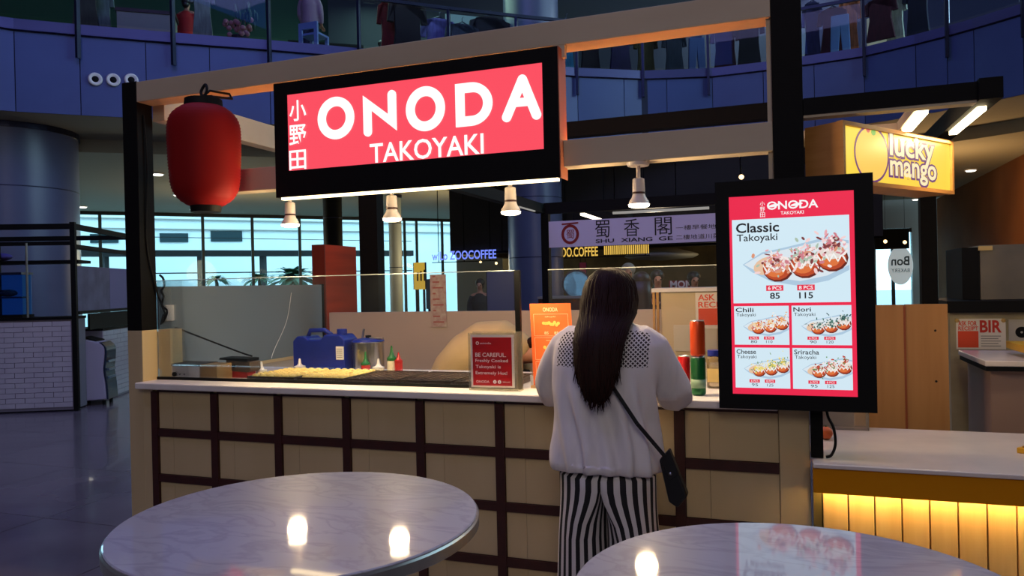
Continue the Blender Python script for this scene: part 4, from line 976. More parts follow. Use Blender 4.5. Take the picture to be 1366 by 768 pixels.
def half(sx, z):                       # one trouser half: D section at the hip blending into a leg tube
    w = max(0, min(1, (z-.56)/.2)); w = w*w*(3-2*w); n = 40; RX, RY_ = (.187, .142) if z < .8 else (.165, .105)
    lr = .118-.03*min(1, z/.7); out = []
    for i in range(n):
        a = -math.pi + 2*math.pi*i/n; fold = 1 + .03*math.sin(7*a+sx)
        E = (cx+sx*(.104-.012*z) + sx*lr*fold*math.cos(a), cy + (.128)*fold*math.sin(a)); d = math.radians(110)
        if abs(a) <= d: q = a*(math.pi/2)/d; Dp = (cx + sx*RX*math.cos(q), cy-.003 + RY_*math.sin(q))
        else: Dp = (cx, cy-.003 + math.copysign(RY_*(math.pi-abs(a))/(math.pi-d), a))
        out.append(Vector((Dp[0]*w+E[0]*(1-w), Dp[1]*w+E[1]*(1-w), z)))
    return out
for sx in (-1, 1):
    zs = [.05, .2, .35, .48, .56, .62, .67, .71, .75, .79, .81, .87, .95]; n0 = len(tr.v); n = 40
    for z in zs: tr.v += half(sx, z)
    for j in range(len(zs)-1):
        for i in range(n):
            q = (n0+j*n+i, n0+j*n+(i+1) % n, n0+(j+1)*n+(i+1) % n, n0+(j+1)*n+i); tr.f.append(q if sx > 0 else q[::-1]); tr.c.append(KB if i % 2 else KW)
    for cap in (tuple(range(n0, n0+n)), tuple(range(n0+(len(zs)-1)*n, n0+len(zs)*n))): tr.f.append(cap); tr.c.append(KB)
tr.build('trousers', TR, WMN, True)
for sx in (-1, 1):
    MB().loft([((cx+sx*.095, cy+.05, .001), .05, .125), ((cx+sx*.095, cy+.05, .03), .052, .127), ((cx+sx*.095, cy+.03, .06), .045, .1), ((cx+sx*.093, cy-.0, .09), .038, .05)], 24).build('shoe', BLACKM, WMN, True)
# hair
hs = [(1.582, .008, .008, .0), (1.577, .03, .032, .0), (1.566, .05, .055, .0), (1.548, .07, .077, .0), (1.525, .087, .096, .0), (1.495, .098, .109, .0), (1.45, .105, .115, -.01), (1.40, .104, .105, -.025), (1.35, .098, .075, -.075), (1.30, .092, .05, -.11), (1.25, .086, .04, -.122), (1.20, .078, .034, -.132), (1.15, .066, .028, -.137), (1.11, .05, .02, -.14), (1.085, .03, .01, -.142)]
hb = MB().loft([((cx+.004, cy+.10+dy*1.75 if False else cy+.10+dy*1.85, z), rx, ry) for z, rx, ry, dy in hs], 36)
rn = random.Random(5)
for k in range(300):
    u = rn.uniform(-1, 1); end = rn.uniform(1.06, 1.22) if abs(u) < .75 else rn.uniform(1.14, 1.28); pts = []; ph = rn.uniform(0, 6)
    for z, rx, ry, dy in hs[1:]:
        if z < end: break
        a = -math.pi/2 + u*1.75; q = 1.02 + .03*rn.random()
        if z < 1.38: a = -math.pi/2 + u*1.4
        pts.append(Vector((cx+.004 + rx*q*math.cos(a) + .004*math.sin(z*30+ph), cy+.10+dy*1.85 + ry*q*math.sin(a), z)))
    l = pts[-1]; pts.append(Vector((l.x + rn.uniform(-.012, .012), l.y, end-rn.uniform(.0, .02))))
    hb.tube(pts, [.0035]*(len(pts)-2)+[.0025, .0006], 5)
hb.build('hair', HAIR, WMN, True, label='long straight dark brown hair')
# shoulder bag
BG = mat('black leather', (14, 13, 15), .45)
p0 = PY(897, 640, -.42)
t = thing('shoulder_bag', 'small black shoulder bag with long strap at the woman\'s right hip', 'bag', (p0.x, p0.y, p0.z-.09))
hx = [(880, 612), (893, 598), (918, 660), (905, 676), (893, 668)]
pol = [(PY(x, y, -.42).x, PY(x, y, -.42).z) for x, y in hx]
MB().prism(pol[::-1], (0, -.44, 0), XA, ZA, (0, .05, 0)).build('bag_body', BG, t, bevel=.008, seg=3)
c = MB(); 
fl = [(PY(x, y, -.445).x, PY(x, y, -.445).z) for x, y in [(881, 612), (893, 599), (906, 632), (893, 642)]]
fp = MB().prism(fl[::-1], (0, -.448, 0), XA, ZA, (0, .006, 0)).build('flap', BG, t, bevel=.002)
MB().ball((fl[2][0]-.03, -.45, fl[2][1]+.0), .006, 10, 6).build('stud', STEEL, fp)
s0 = PY(815, 512, -.47); s1 = PY(850, 565, -.487); s2 = PY(884, 606, -.47)
MB().bar(s0+Vector((-.07, .01, .17)), s0, .014, .004, (0, 1, 0)).bar(s0, s1, .014, .004, (0, 1, 0)).bar(s1, s2+Vector((.004, .02, -.01)), .014, .004, (0, 1, 0)).build('strap', BG, t)
# staff member bending down behind the griddles
sx, sy_ = 1.40, 1.1
ST = thing('person', 'staff member in a beige top bending low behind the griddles', 'person', (sx, sy_, 0))
v = [Vector(p) for p in [(1.52, .98, .90), (1.68, .98, 1.07), (1.84, .97, 1.09), (1.97, .97, 1.06), (2.05, .96, 1.05), (2.12, .96, 1.08), (1.84, .80, 1.05), (1.86, .72, .82), (2.0, .8, .66), (1.84, 1.13, 1.05), (1.88, 1.2, .82), (2.02, 1.12, .66), (1.50, .89, .86), (1.54, .89, .47), (1.46, .89, .09), (1.57, .89, .035), (1.50, 1.07, .86), (1.54, 1.07, .47), (1.46, 1.07, .09), (1.57, 1.07, .035), (2.21, .96, 1.05)]]
e = [(0, 1), (1, 2), (2, 3), (3, 4), (4, 5), (2, 6), (6, 7), (7, 8), (2, 9), (9, 10), (10, 11), (0, 12), (12, 13), (13, 14), (14, 15), (0, 16), (16, 17), (17, 18), (18, 19), (5, 20)]
r = [.12, .12, .12, .06, .048, .085, .055, .04, .028, .055, .04, .028, .09, .06, .04, .032, .09, .06, .04, .032, .014]
hand(v, e, r, 8, (.6, .2, -.6), (-.3, 1, 0)); hand(v, e, r, 11, (.6, -.2, -.6), (.3, 1, 0))
OFS = Vector((-.2, .12, .045)); v = [p+Vector((OFS.x, OFS.y, OFS.z if p.z > .5 else 0)) for p in v]
skin(v, e, r, 0).build('body', SKIN, ST, True)
BGE = mat('beige uniform cloth', (206, 178, 128), .8, col2=(192, 164, 116), scale=6, bump=.2)
b = MB().tube([(1.45, .98, .86), (1.50, .98, .93), (1.60, .98, 1.04), (1.70, .98, 1.11), (1.82, .97, 1.12), (1.93, .97, 1.085), (1.98, .97, 1.06)], [.15, .165, .165, .155, .145, .1, .065], 20)
for s in (-1, 1): b.tube([(1.84, .97+s*.1, 1.07), (1.85, .97+s*.19, 1.0), (1.87, .97+s*.23, .86)], [.075, .07, .06], 14)
b.xform(Matrix.Translation(OFS)); fuse(b, .015, 5).build('shirt', BGE, ST, True)
b = MB().tube([(1.52, .98, .95), (1.5, .98, .86), (1.5, .98, .78)], [.14, .155, .14], 18)
for s in (-1, 1): b.tube([(1.5, .98+s*.085, .84), (1.54, .98+s*.09, .47), (1.46, .98+s*.09, .08)], [.1, .075, .06], 14)
b.xform(Matrix.Translation(Vector((-.2, .12, 0)))); fuse(b, .02, 4).build('trousers', BLACKM, ST, True)
b = MB().ball((2.115, .96, 1.115), (.1, .1, .105), 20, 14); b.tube([(2.05, .96, 1.14), (1.99, .96, 1.12), (1.94, .96, 1.05)], [.05, .035, .012], 12)
b.xform(Matrix.Translation(OFS)); b.build('hair', HAIR, ST, True)
B(1.7, 1.75, .98, 1.2, .55, 1.0).build('apron', BLACKM, ST, bevel=.01)
# standing people further away
def bystander(lab, px, head_y, depth, height, heading, top, low, hairc, seated=False, base=0.0, longhair=False, face=True, xy=None):
    p = PD(px, head_y, depth) if xy is None else Vector(xy); x, y = p.x, p.y; h = height; f = Vector((math.cos(heading), math.sin(heading), 0)); s = Vector((-f.y, f.x, 0)); o = Vector((x, y, base))
    def q(a, b_, z): return o + f*a*h + s*b_*h + ZA*z*h
    t = thing('person', lab, 'person', o)
    v = [q(0, 0, .53), q(0, 0, .64), q(0, 0, .76), q(0, 0, .835), q(.008, 0, .87), q(.012, 0, .915), q(.01, 0, .965), q(0, .10, .805), q(.02, .125, .64), q(.09, .11, .52), q(0, -.10, .805), q(.02, -.125, .64), q(.09, -.11, .52), q(0, .05, .5), q(.01, .055, .27), q(0, .055, .04), q(.07, .06, .018), q(0, -.05, .5), q(.01, -.055, .27), q(0, -.055, .04), q(.07, -.06, .018), q(.072, 0, .915)]
    e = [(0, 1), (1, 2), (2, 3), (3, 4), (4, 5), (5, 6), (2, 7), (7, 8), (8, 9), (2, 10), (10, 11), (11, 12), (0, 13), (13, 14), (14, 15), (15, 16), (0, 17), (17, 18), (18, 19), (19, 20), (5, 21)]
    r = [z*h for z in [.075, .07, .075, .03, .028, .05, .04, .03, .024, .016, .03, .024, .016, .05, .034, .022, .018, .05, .034, .022, .018, .007]]
    hand(v, e, r, 9, f - ZA*.6, s); hand(v, e, r, 12, f - ZA*.6, -s)
    skin(v, e, r, 0).build('body', SKIN, t, True)
    tm = mat(lab[:20]+' top', top, .85); lm = mat(lab[:20]+' lower', low, .85)
    b = MB().tube([q(0, 0, .49), q(0, 0, .6), q(0, 0, .72), q(0, 0, .79), q(0, 0, .83)], [.098*h, .093*h, .105*h, .085*h, .04*h], 18)
    for k in (1, -1): b.tube([q(0, k*.09, .79), q(.012, k*.12, .72), q(.02, k*.13, .63), q(.08, k*.115, .535)], [.042*h, .04*h, .036*h, .028*h], 12)
    fuse(b, .016*h/1.6, 4).build('top', tm, t, True)
    b = MB().tube([q(0, 0, .57), q(0, 0, .48)], [.085*h, .09*h], 16)
    for k in (1, -1): b.tube([q(0, k*.05, .5), q(.01, k*.055, .27), q(0, k*.055, .05)], [.062*h, .048*h, .04*h], 12)
    fuse(b, .02*h/1.6, 3).build('trousers', lm, t, True)
    hm = mat('hair %d %d %d' % hairc, hairc, .45)
    c = q(-.018, 0, .952); b = MB().ball(c + ZA*.004*h, (.06*h, .06*h, .056*h), 18, 12)
    if longhair: b.loft([(q(-.03, 0, .945), .06*h, .05*h), (q(-.045, 0, .86), .066*h, .045*h), (q(-.07, 0, .76), .07*h, .035*h), (q(-.085, 0, .68), .055*h, .022*h)], 18)
    else: b.ball(q(-.03, 0, .915), (.045*h, .045*h, .05*h), 14, 10)
    b.build('hair', hm, t, True)
    if face:
        for k in (1, -1): MB().ball(q(.062, k*.02, .925), (.006*h,)*3, 8, 6).build('eye', BLACKM, t)
        MB().ball(q(.062, 0, .888), (.008*h, .012*h, .004*h), 8, 6).build('mouth', mat('lips', (150, 60, 56), .5), t)
    return t
# ================================================================== JUICE BAR ON THE RIGHT
GOLD = mat('gold brown fascia', (206, 132, 0), .6, spec=.15); OAK = mat('pale oak slat', (230, 194, 128), .5, col2=(216, 174, 108), scale=4, stretch=(6, 6, .5), detail=5)
JT = .82
JF, JB = PZ(1220, 625.5, JT).y, PZ(1240, 573, JT).y
tag(B(3.31, 5.4, JF, JB, JT-.018, JT).build('bar_worktop', mat('polished white stone', (226, 214, 206), .16, col2=(214, 202, 196), scale=5), bevel=.004), 'polished white worktop of the juice bar at the right', 'worktop')
jb = thing('bar_counter', 'juice bar counter with gold fascia and lit vertical oak slats', 'counter', (4.2, -.1, 0))
YFs = JF+.012; fz = PY(1220, 666, YFs).z; YSl = JF+.085
B(3.335, 5.3, YSl+.036, JB-.05, 0, JT-.019).build('carcass', mat('dark interior board', (44, 36, 28), .7), jb)
B(3.311, 5.35, YFs, YFs+.014, fz, JT-.019).build('fascia', GOLD, jb)
B(3.311, 3.323, YFs+.015, YSl, fz, JT-.019).build('fascia_return', GOLD, jb)
xs0 = PY(1098, 675, YSl).x; pit = (PY(1358, 690, YSl).x-xs0)/7.0
for k in range(21):
    B(xs0+k*pit, xs0+k*pit+pit-.005, YSl, YSl+.034, 0, JT-.04).build('slat', OAK, jb, bevel=.003)
B(3.33, 5.3, YFs+.02, YFs+.032, fz+.004, fz+.018).build('led_strip', emis('warm bar led', (255, 222, 140), 36), jb)
B(3.312, xs0-.004, YSl+.004, YSl+.03, 0, JT-.035).build('end_post', mat('olive end strip', (96, 84, 40), .5), jb)
# small things on the bar
p = PZ(1130, 572, JT)
t = thing('clear_container', 'clear plastic container on the juice bar under the menu screen', 'container', (p.x, p.y+.0, JT))
CP = glass('clear plastic', (.94, .93, .9), .09, body=.12, bodycol=(210, 190, 160))
x0, x1 = PZ(1098, 572, JT).x, PZ(1158, 572, JT).x; y0 = p.y-.03
for a in [(x0, x1, y0, y0+.003), (x0, x1, y0+.12, y0+.123), (x0, x0+.003, y0+.003, y0+.12), (x1-.003, x1, y0+.003, y0+.12)]: B(*a, JT, JT+.11).build('side', CP, t)
B(x0, x1, y0+.003, y0+.12, JT, JT+.003).build('bottom', CP, t)
p = PZ(1102, 586, JT)
t = thing('fruit', 'small orange fruit left of the clear container on the juice bar', 'fruit', (p.x, p.y, JT))
MB().ball((p.x, p.y, JT+.028), .028, 18, 12).build('flesh', mat('orange peel', (206, 96, 44), .45, bump=.2, scale=80), t, True)
MB().lathe([(.004, 0), (.005, .006), (0, .007)], (p.x, p.y, JT+.0555), 8).build('stem', LEAF, t)
p = PZ(1356, 604, JT)
t = thing('yellow_tray', 'yellow tray at the right edge of the juice bar worktop', 'tray', (p.x+.1, p.y+.06, JT))
YEL = mat('yellow lacquer', (214, 160, 30), .4)
MB().prism([(p.x, p.y), (p.x+.3, p.y-.16), (p.x+.38, p.y), (p.x+.1, p.y+.12)], (0, 0, JT), XA, YA, (0, 0, .022)).build('base', YEL, t, bevel=.003)
MB().prism([(p.x+.02, p.y), (p.x+.3, p.y-.14), (p.x+.36, p.y), (p.x+.1, p.y+.10)], (0, 0, JT+.022), XA, YA, (0, 0, .006)).build('lining', mat('dark yellow', (170, 120, 24), .5), t)
# canopy with tube lights
cn = thing('bar_canopy', 'black canopy frame with bright tube lights over the juice bar', 'canopy', (3.7, .6, 2.1))
B(3.306, 3.90, .0, .07, 2.163, 2.228).build('beam', BLACK, cn); B(3.306, 3.90, .005, .065, 2.152, 2.163).build('trim', BEAMC, cn)
B(3.90, 3.975, -.03, 1.3, 2.155, 2.232).build('beam', BLACK, cn)
B(3.72, 3.775, .07, 1.3, 2.175, 2.22).build('beam', BEAMC, cn); B(3.306, 3.9, 1.3, 1.36, 2.155, 2.228).build('beam', BLACK, cn)
B(3.306, 3.72, .62, .68, 2.18, 2.215).build('beam', BEAMC, cn)
TUB = emis('tube light', (255, 232, 180), 9)
a, b = PZ(1322, 142, 2.15), PZ(1272, 176, 2.15)
MB().bar(Vector((3.935, a.y, 2.146)), Vector((3.935, b.y, 2.146)), .03, .016).build('tube_light', TUB, cn)
a, b = PZ(1268, 146, 2.165), PZ(1230, 172, 2.165)
MB().bar(Vector((3.747, a.y, 2.166)), Vector((3.747, b.y, 2.166)), .04, .016).build('tube_light', TUB, cn)
light('canopy_glow', 'AREA', (3.84, .5, 2.12), 7, (1, .76, .40), .3)
B(3.9, 3.975, 1.22, 1.29, 0, 2.155).build('post', BLACK, cn)
# yellow sign
A, C_ = PD(1120, 158, 2.87), PD(1268, 187, 3.37); zt = (A.z+C_.z)/2-.006; zb = (PD(1120, 246, 2.87).z+PD(1272, 258, 3.37).z)/2
A = Vector((A.x, A.y, 0)); U = (Vector((C_.x, C_.y, 0))-A); WL = U.length; U.normalize(); N = Vector((U.y, -U.x, 0))
ys = thing('lightbox_sign', 'yellow lightbox sign with purple outlined lettering in a wooden case', 'sign', (A + U*WL/2 + ZA*zb))
OKW = mat('warm oak case', (196, 136, 72), .5, col2=(180, 120, 60), scale=4, stretch=(1, 1, 8))
T_ = .14
MB().obox(A + U*WL/2 - N*(T_/2+.012) + ZA*(zt+zb)/2, U*(WL/2-.002), N*(T_/2), ZA*((zt-zb)/2-.002)).build('case', OKW, ys)
for a, b in ((0, .016), (WL-.016, WL)): MB().obox(A + U*(a+b)/2 + ZA*(zt+zb)/2, U*(b-a)/2, N*.013, ZA*(zt-zb)/2).build('rim', OKW, ys)
for a, b in ((zb, zb+.016), (zt-.016, zt)): MB().obox(A + U*WL/2 + ZA*(a+b)/2, U*(WL/2-.0165), N*.013, ZA*(b-a)/2).build('rim', OKW, ys)
yf = MB().obox(A + U*WL/2 - N*.004 + ZA*(zt+zb)/2, U*(WL/2-.017), N*.006, ZA*((zt-zb)/2-.017)).build('face', emis('lit yellow acrylic', (252, 214, 70), 1.0), ys)
def yp(zx, zy):
    q = PV(1060+zx*.224, 130+zy*.224, A, N); return (q-A).dot(U), q.z
PUR = emis('purple print', (116, 48, 132), .75); CRL = emis('cream print', (255, 238, 190), .95)
Of = A + N*.0028
m0, m1, m2, m3 = yp(350, 340), yp(556, 340), yp(455, 168), yp(455, 508)
mc_ = Of + U*((m0[0]+m1[0])/2) + ZA*((m2[1]+m3[1])/2); mr = ((m1[0]-m0[0])/2, (m2[1]-m3[1])/2)
MB().ring(mc_, U, ZA, mr, (mr[0]-.009, mr[1]-.009), N*.001, 40).build('mango_outline', PUR, yf)
MB().ring(mc_, U, ZA, (mr[0]-.0095, mr[1]-.0095), (.0005, .0005), N*.0008, 40).build('mango_shape', emis('mango yellow', (255, 206, 92), .95), yf)
q = yp(432, 185); MB().ring(Of + U*q[0] + ZA*q[1], U, ZA, (.014, .017), (.0005, .0005), N*.0014, 14).build('leaf', emis('red leaf', (220, 92, 96), .9), yf)
q = yp(464, 208); MB().ring(Of + U*q[0] + ZA*q[1], U, ZA, (.017, .013), (.0005, .0005), N*.0014, 14).build('leaf', emis('green leaf', (120, 190, 90), .9), yf)
for s, x0, y0, x1, y1 in (('lucky', 560, 228, 825, 405), ('mango', 562, 392, 838, 520)):
    u0, u1 = yp(x0, (y0+y1)/2)[0], yp(x1, (y0+y1)/2)[0]; z1, z0 = yp((x0+x1)/2, y0)[1], yp((x0+x1)/2, y1)[1]
    g = .010
    MB().text(s, Of+N*.0016, U, ZA, (u0-g, z0-g, u1+g, z1+g), .075).build('lettering', PUR, yf, label='purple outline')
    MB().text(s, Of+N*.0024, U, ZA, (u0, z0, u1, z1), .022).build('lettering', CRL, yf, label='cream letters')
# wooden panel, rear wall, cabinet, second counter
PLY = mat('plywood panel', (190, 138, 82), .55, col2=(176, 124, 70), scale=3, stretch=(6, 1, .5))
t = thing('plywood_screen', 'tan plywood panel with a stained seam behind the juice bar', 'panel', (3.8, 1.02, 0))
sx_ = PY(1208, 480, 1.0).x
B(3.55, sx_-.002, 1.0, 1.03, 0, 1.378).build('board', PLY, t); B(sx_+.002, 3.975, 1.0, 1.03, 0, 1.38).build('board', PLY, t)
B(sx_-.006, sx_+.004, .996, 1.0, 0, 1.372).build('seam_strip', mat('red stained seam', (150, 76, 40), .6), t)
for q in range(3): MB().lathe([(.006, 0), (.004, .003), (0, .003)], (3.92, 1.0, .75+.25*q), 8, (0, -1, 0)).build('screw', DARKST, t)
STN = mat('mottled olive stone', (150, 138, 104), .35, col2=(176, 166, 136), scale=5, detail=8)
x0 = PY(1268, 480, 1.6).x
t = thing('stone_wall_unit', 'mottled stone back wall with black ledge behind the second counter', 'wall unit', (x0+.6, 1.65, 0))
B(x0, 5.6, 1.6, 1.7, 0, 1.31).build('slab', STN, t); B(x0-.02, 5.6, 1.56, 2.3, 1.312, 1.376).build('ledge', BLACKM, t)
a0, a1, b0, b1 = RY(1284, 326, 1400, 400, 1.75)
t = thing('grey_cabinet', 'grey fronted appliance with black side on the stone wall ledge', 'appliance', (a0+.3, 2.0, 1.377))
xm = PY(1308, 360, 1.75).x
B(xm, a1+.3, 1.75, 2.2, 1.378, b1).build('front_panel', mat('grey metal front', (128, 120, 104), .4, col2=(116, 110, 96), scale=8), t)
B(a0, xm-.002, 1.76, 2.2, 1.378, b1-.01).build('side', BLACKM, t); B(xm-.01, xm+.06, 1.742, 1.75, b1-.03, b1-.005).build('tag', mat('cream label', (220, 190, 120), .6), t)
x0 = PY(1314, 500, .95).x; zt2 = PY(1300, 480, .95).z
t = thing('service_counter', 'mauve counter with white stone top at the right edge', 'counter', (x0+.5, 1.2, 0))
B(x0+.03, 5.4, .98, 1.45, 0, zt2-.05).build('body', mat('mauve laminate', (150, 122, 110), .5), t); B(x0, 5.4, .93, 1.48, zt2-.05, zt2-.028).build('edge', BLACKM, t)
B(x0-.005, 5.4, .92, 1.49, zt2-.027, zt2).build('top', mat('polished white stone', (226, 214, 206), .16), t, bevel=.004)
a0, a1, b0, b1 = RY(1276, 425, 1342, 466, 1.59)
t = thing('tax_notice', 'white notice with orange block and large red letters on the stone wall', 'notice', ((a0+a1)/2, 1.59, b0))
B(a0, a1, 1.594, 1.599, b0, b1).build('sheet', mat('white paper', (226, 218, 206), .7), t); w, h = a1-a0, b1-b0; O = Vector((a0, 1.5925, b0))
B(a0+.03*w, a0+.45*w, 1.5932, 1.594, b0+.06*h, b0+.6*h).build('print_block', ORP, t)
MB().text('ASK FOR', O, XA, ZA, (.04*w, .77*h, .42*w, .93*h), .02).build('lettering', ORP, t); MB().text('RECEIPT', O, XA, ZA, (.04*w, .62*h, .45*w, .75*h), .02).build('lettering', ORP, t)
MB().text('BIR', O, XA, ZA, (.48*w, .55*h, .92*w, .95*h), .03).build('lettering', mat('deep red print', (196, 44, 24), .6), t)
for q in range(5): B(a0+.5*w, a0+(.9-.05*(q % 2))*w, 1.5932, 1.594, b0+(.1+.08*q)*h, b0+(.13+.08*q)*h).build('print_line', GREYB, t)
for u in (.02, .96): MB().lathe([(.012, 0), (.008, .006), (0, .007)], (a0+u*w, 1.594, b1-.01), 10, (0, -1, 0)).build('pin', mat('brass pin', (220, 180, 110), .3, .6), t)
a0, a1, b0, b1 = RY(1346, 426, 1400, 460, 1.59)
t = thing('certificate', 'grey framed certificate with dark round seal at the right edge', 'certificate', ((a0+a1)/2, 1.59, b0))
B(a0, a1, 1.594, 1.599, b0, b1).build('sheet', mat('grey paper', (176, 170, 160), .7), t)
MB().ring((a0+.06, 1.5935, (b0+b1)/2-.0), XA, ZA, (.03, .03), (.006, .006), Vector((0, -.001, 0)), 20).build('seal', BLACKM, t)
p = PZ(1338, 470, zt2)
t = thing('yellow_tray', 'yellow topped tray on the mauve counter at the right edge', 'tray', (p.x+.2, p.y+.1, zt2))
B(p.x, p.x+.5, 1.0, 1.3, zt2+.03, zt2+.065).build('tray', YEL, t); B(p.x+.1, p.x+.4, 1.05, 1.25, zt2, zt2+.03).build('foot', BLACKM, t)
# ================================================================== TILED KIOSK ON THE LEFT
LO = Vector((-5.452, 4.093, 0)); LU = Vector((-.899, -.438, 0)); LW_ = Vector((-.47, .883, 0))     # corner, leftwards, back
LN = Vector((.438, -.899, 0))
def lp_(u, w, z): return LO + LU*u + LW_*w + ZA*z
def lbox(u0, u1, w0, w1, z0, z1):
    b = MB(); P = [lp_(u, w, z) for z in (z0, z1) for u, w in ((u0, w0), (u1, w0), (u1, w1), (u0, w1))]
    return b.add(P, [(0,1,2,3),(7,6,5,4),(4,5,1,0),(5,6,2,1),(6,7,3,2),(7,4,0,3)])
TILE = mat('glossy white wall tile', (196, 190, 200), .25, col2=(186, 180, 192), scale=3)
GR2 = mat('grey tile joint', (126, 120, 132), .8)
lk = thing('tiled_counter', 'kiosk counter faced with white brick tiles at the left edge', 'counter', LO)
lbox(.07, 2.2, .02, .44, .02, 1.20).build('body', GR2, lk); lbox(.062, 2.25, .0, .46, 1.20, 1.235).build('top', BLACKM, lk)
lbox(.08, 2.2, .03, .42, 0, .02).build('plinth', BLACKM, lk)
th, tw = .066, .235; t0 = None
for j in range(17):
    for i in range(8):
        u = .074 + i*tw - (tw/2 if j % 2 else 0); u0, u1 = max(u, .074), min(u+tw-.006, 1.95)
        if u1-u0 < .02: continue
        w = random.uniform(0, .004)
        lbox(u0, u1, .008-w, .02, .06+j*th, .06+j*th+th-.006).build('tile', TILE, lk)
lf = thing('kiosk_pergola', 'black steel pole frame above the white tiled counter', 'kiosk', LO)
for u, w, z1 in ((.03, .03, 2.47), (1.1, .3, 2.2), (2.1, .03, 2.45)): lbox(u-.03, u+.03, w-.03, w+.03, 0 if u != 1.1 else 1.236, z1).build('post', BLACKM, lf)
lbox(.061, 2.2, .0, .06, 2.38, 2.45).build('rail', BLACKM, lf); lbox(.061, 2.2, .0, .05, 2.17, 2.22).build('rail', BLACKM, lf)
lbox(.0, .06, .061, 2.2, 2.38, 2.45).build('rail', BLACKM, lf); lbox(.0, .05, .061, 2.2, 2.12, 2.18).build('rail', BLACKM, lf)
lbox(.0, .06, 2.2, 2.26, 0, 2.45).build('post', BLACKM, lf); lbox(.061, 2.2, 2.2, 2.26, 2.38, 2.45).build('rail', BLACKM, lf)
lbox(.0, .04, .1, 2.15, 1.26, 1.3).build('rail', BLACKM, lf)
lbox(.1, 2.1, .35, .75, 1.95, 1.99).build('shelf', BLACKM, lf)
tag(MB().tube([lp_(.58, -.03, 1.237), lp_(.58, -.03, 2.2)], .014, 10).build('steel_tube', mat('grey tube', (120, 118, 112), .4, .5)), 'thin grey upright tube on the tiled counter', 'pole')
t = thing('display_case', 'blue lit glass display case on the tiled counter', 'display case', lp_(1.3, .4, 1.236))
lbox(.72, 2.0, .12, .44, 1.236, 1.27).build('base', BLACKM, t); lbox(.72, 2.0, .13, .138, 1.27, 1.8).build('pane', glass('blue case glass', (.5, .7, 1), .09), t)
lbox(.72, 2.0, .12, .44, 1.8, 1.83).build('top', DKM, t); lbox(.74, 1.98, .41, .43, 1.27, 1.8).build('lit_back', emis('blue case light', (24, 66, 120), .45), t)
for k in range(2):
    c = lp_(.98+.5*k, .3, 1.56); MB().ball(c, (.15, .09, .05), 16, 8).build('dish', mat('dark dish', (40, 60, 80), .2), t, True)
lbox(.76, 1.96, .2, .4, 1.49, 1.51).build('shelf', DKM, t)
t = thing('shelf_bag', 'violet bag lying on the upper shelf of the left kiosk', 'bag', lp_(1.3, .5, 1.991))
b = MB().ball(lp_(1.25, .55, 2.05), (.3, .12, .06), 18, 10); b.build('pouch', mat('violet fabric', (80, 74, 150), .7, bump=.4, scale=9), t, True)
# side wall of the kiosk with pictures, side tiles
t = thing('kiosk_side_panel', 'grey printed panel on the right side of the left kiosk', 'panel', lp_(.02, 1.2, 1.3))
lbox(.02, .05, .1, 1.2, 1.301, 1.9).build('board', mat('printed grey board', (104, 98, 132), .6, col2=(78, 72, 104), scale=4), t); lbox(.02, .05, 1.205, 2.15, 1.301, 1.9).build('board', mat('violet board', (110, 100, 150), .6), t)
lbox(.02, .05, .47, 2.15, 1.036, 1.255).build('lower_board', BLACKM, t)
st = thing('tiled_side_counter', 'white tiled side counter behind the portable air cooler', 'counter', lp_(.03, 1.6, 0))
lbox(.012, .5, .86, 2.19, 0, 1.0).build('body', GR2, st); lbox(.0, .52, .86, 2.19, 1.0, 1.03).build('top', BLACKM, st)
for j in range(14):
    for i in range(5):
        w = .87+i*.262-(.13 if j % 2 else 0); a, b = max(w, .87), min(w+.256, 2.18)
        if b-a > .03: lbox(.003, .012, a, b, .03+j*.069, .03+j*.069+.063).build('tile', TILE, st)
# portable air cooler
CO = PZ(131, 538, 0)
def cb(u, w, z): return CO + LU*u + LW_*w + ZA*z
ac = thing('air_cooler', 'white portable air cooler with dark curved front beside the tiled kiosk', 'air cooler', CO)
fc_ = [(q.x, q.y) for q in smooth([(-.10, .86, 0), (-.17, .78, 0), (-.165, .6, 0), (-.15, .48, 0), (-.175, .28, 0), (-.185, .08, 0)], 5)]
P = [(.22, .06), (.22, .80), (.14, .92)] + fc_
LWd = LW_*.34
side = MB().prism(P, CO - LW_*.2 + LW_*.0, LU, ZA, LWd); side.build('body', mat('pale plastic casing', (176, 170, 190), .4), ac, bevel=.015, seg=3)
P2 = [(x-.003, y) for x, y in fc_] + [(x-.03, y) for x, y in fc_[::-1]]
MB().prism(P2, CO - LW_*.2, LU, ZA, LWd).build('front_grille', mat('dark teal grille', (40, 52, 70), .25), ac, bevel=.004)
MB().prism([(-.06, .875), (.12, .93), (.12, .94), (-.06, .89)], CO - LW_*.18, LU, ZA, LW_*.3).build('control_panel', BLACKM, ac)
for k in range(3): MB().prism([(-.175, .36+.11*k), (-.215, .36+.11*k), (-.21, .39+.11*k), (-.175, .39+.11*k)], CO-LW_*.15, LU, ZA, LW_*.24).build('vent_slat', mat('teal vent', (70, 90, 110), .3), ac)
for u, w in ((.16, -.15), (-.14, -.15), (.16, .09), (-.14, .09)): MB().cyl(cb(u, w, .001), cb(u, w, .06), .025, .025, 12).build('wheel', BLACKM, ac)
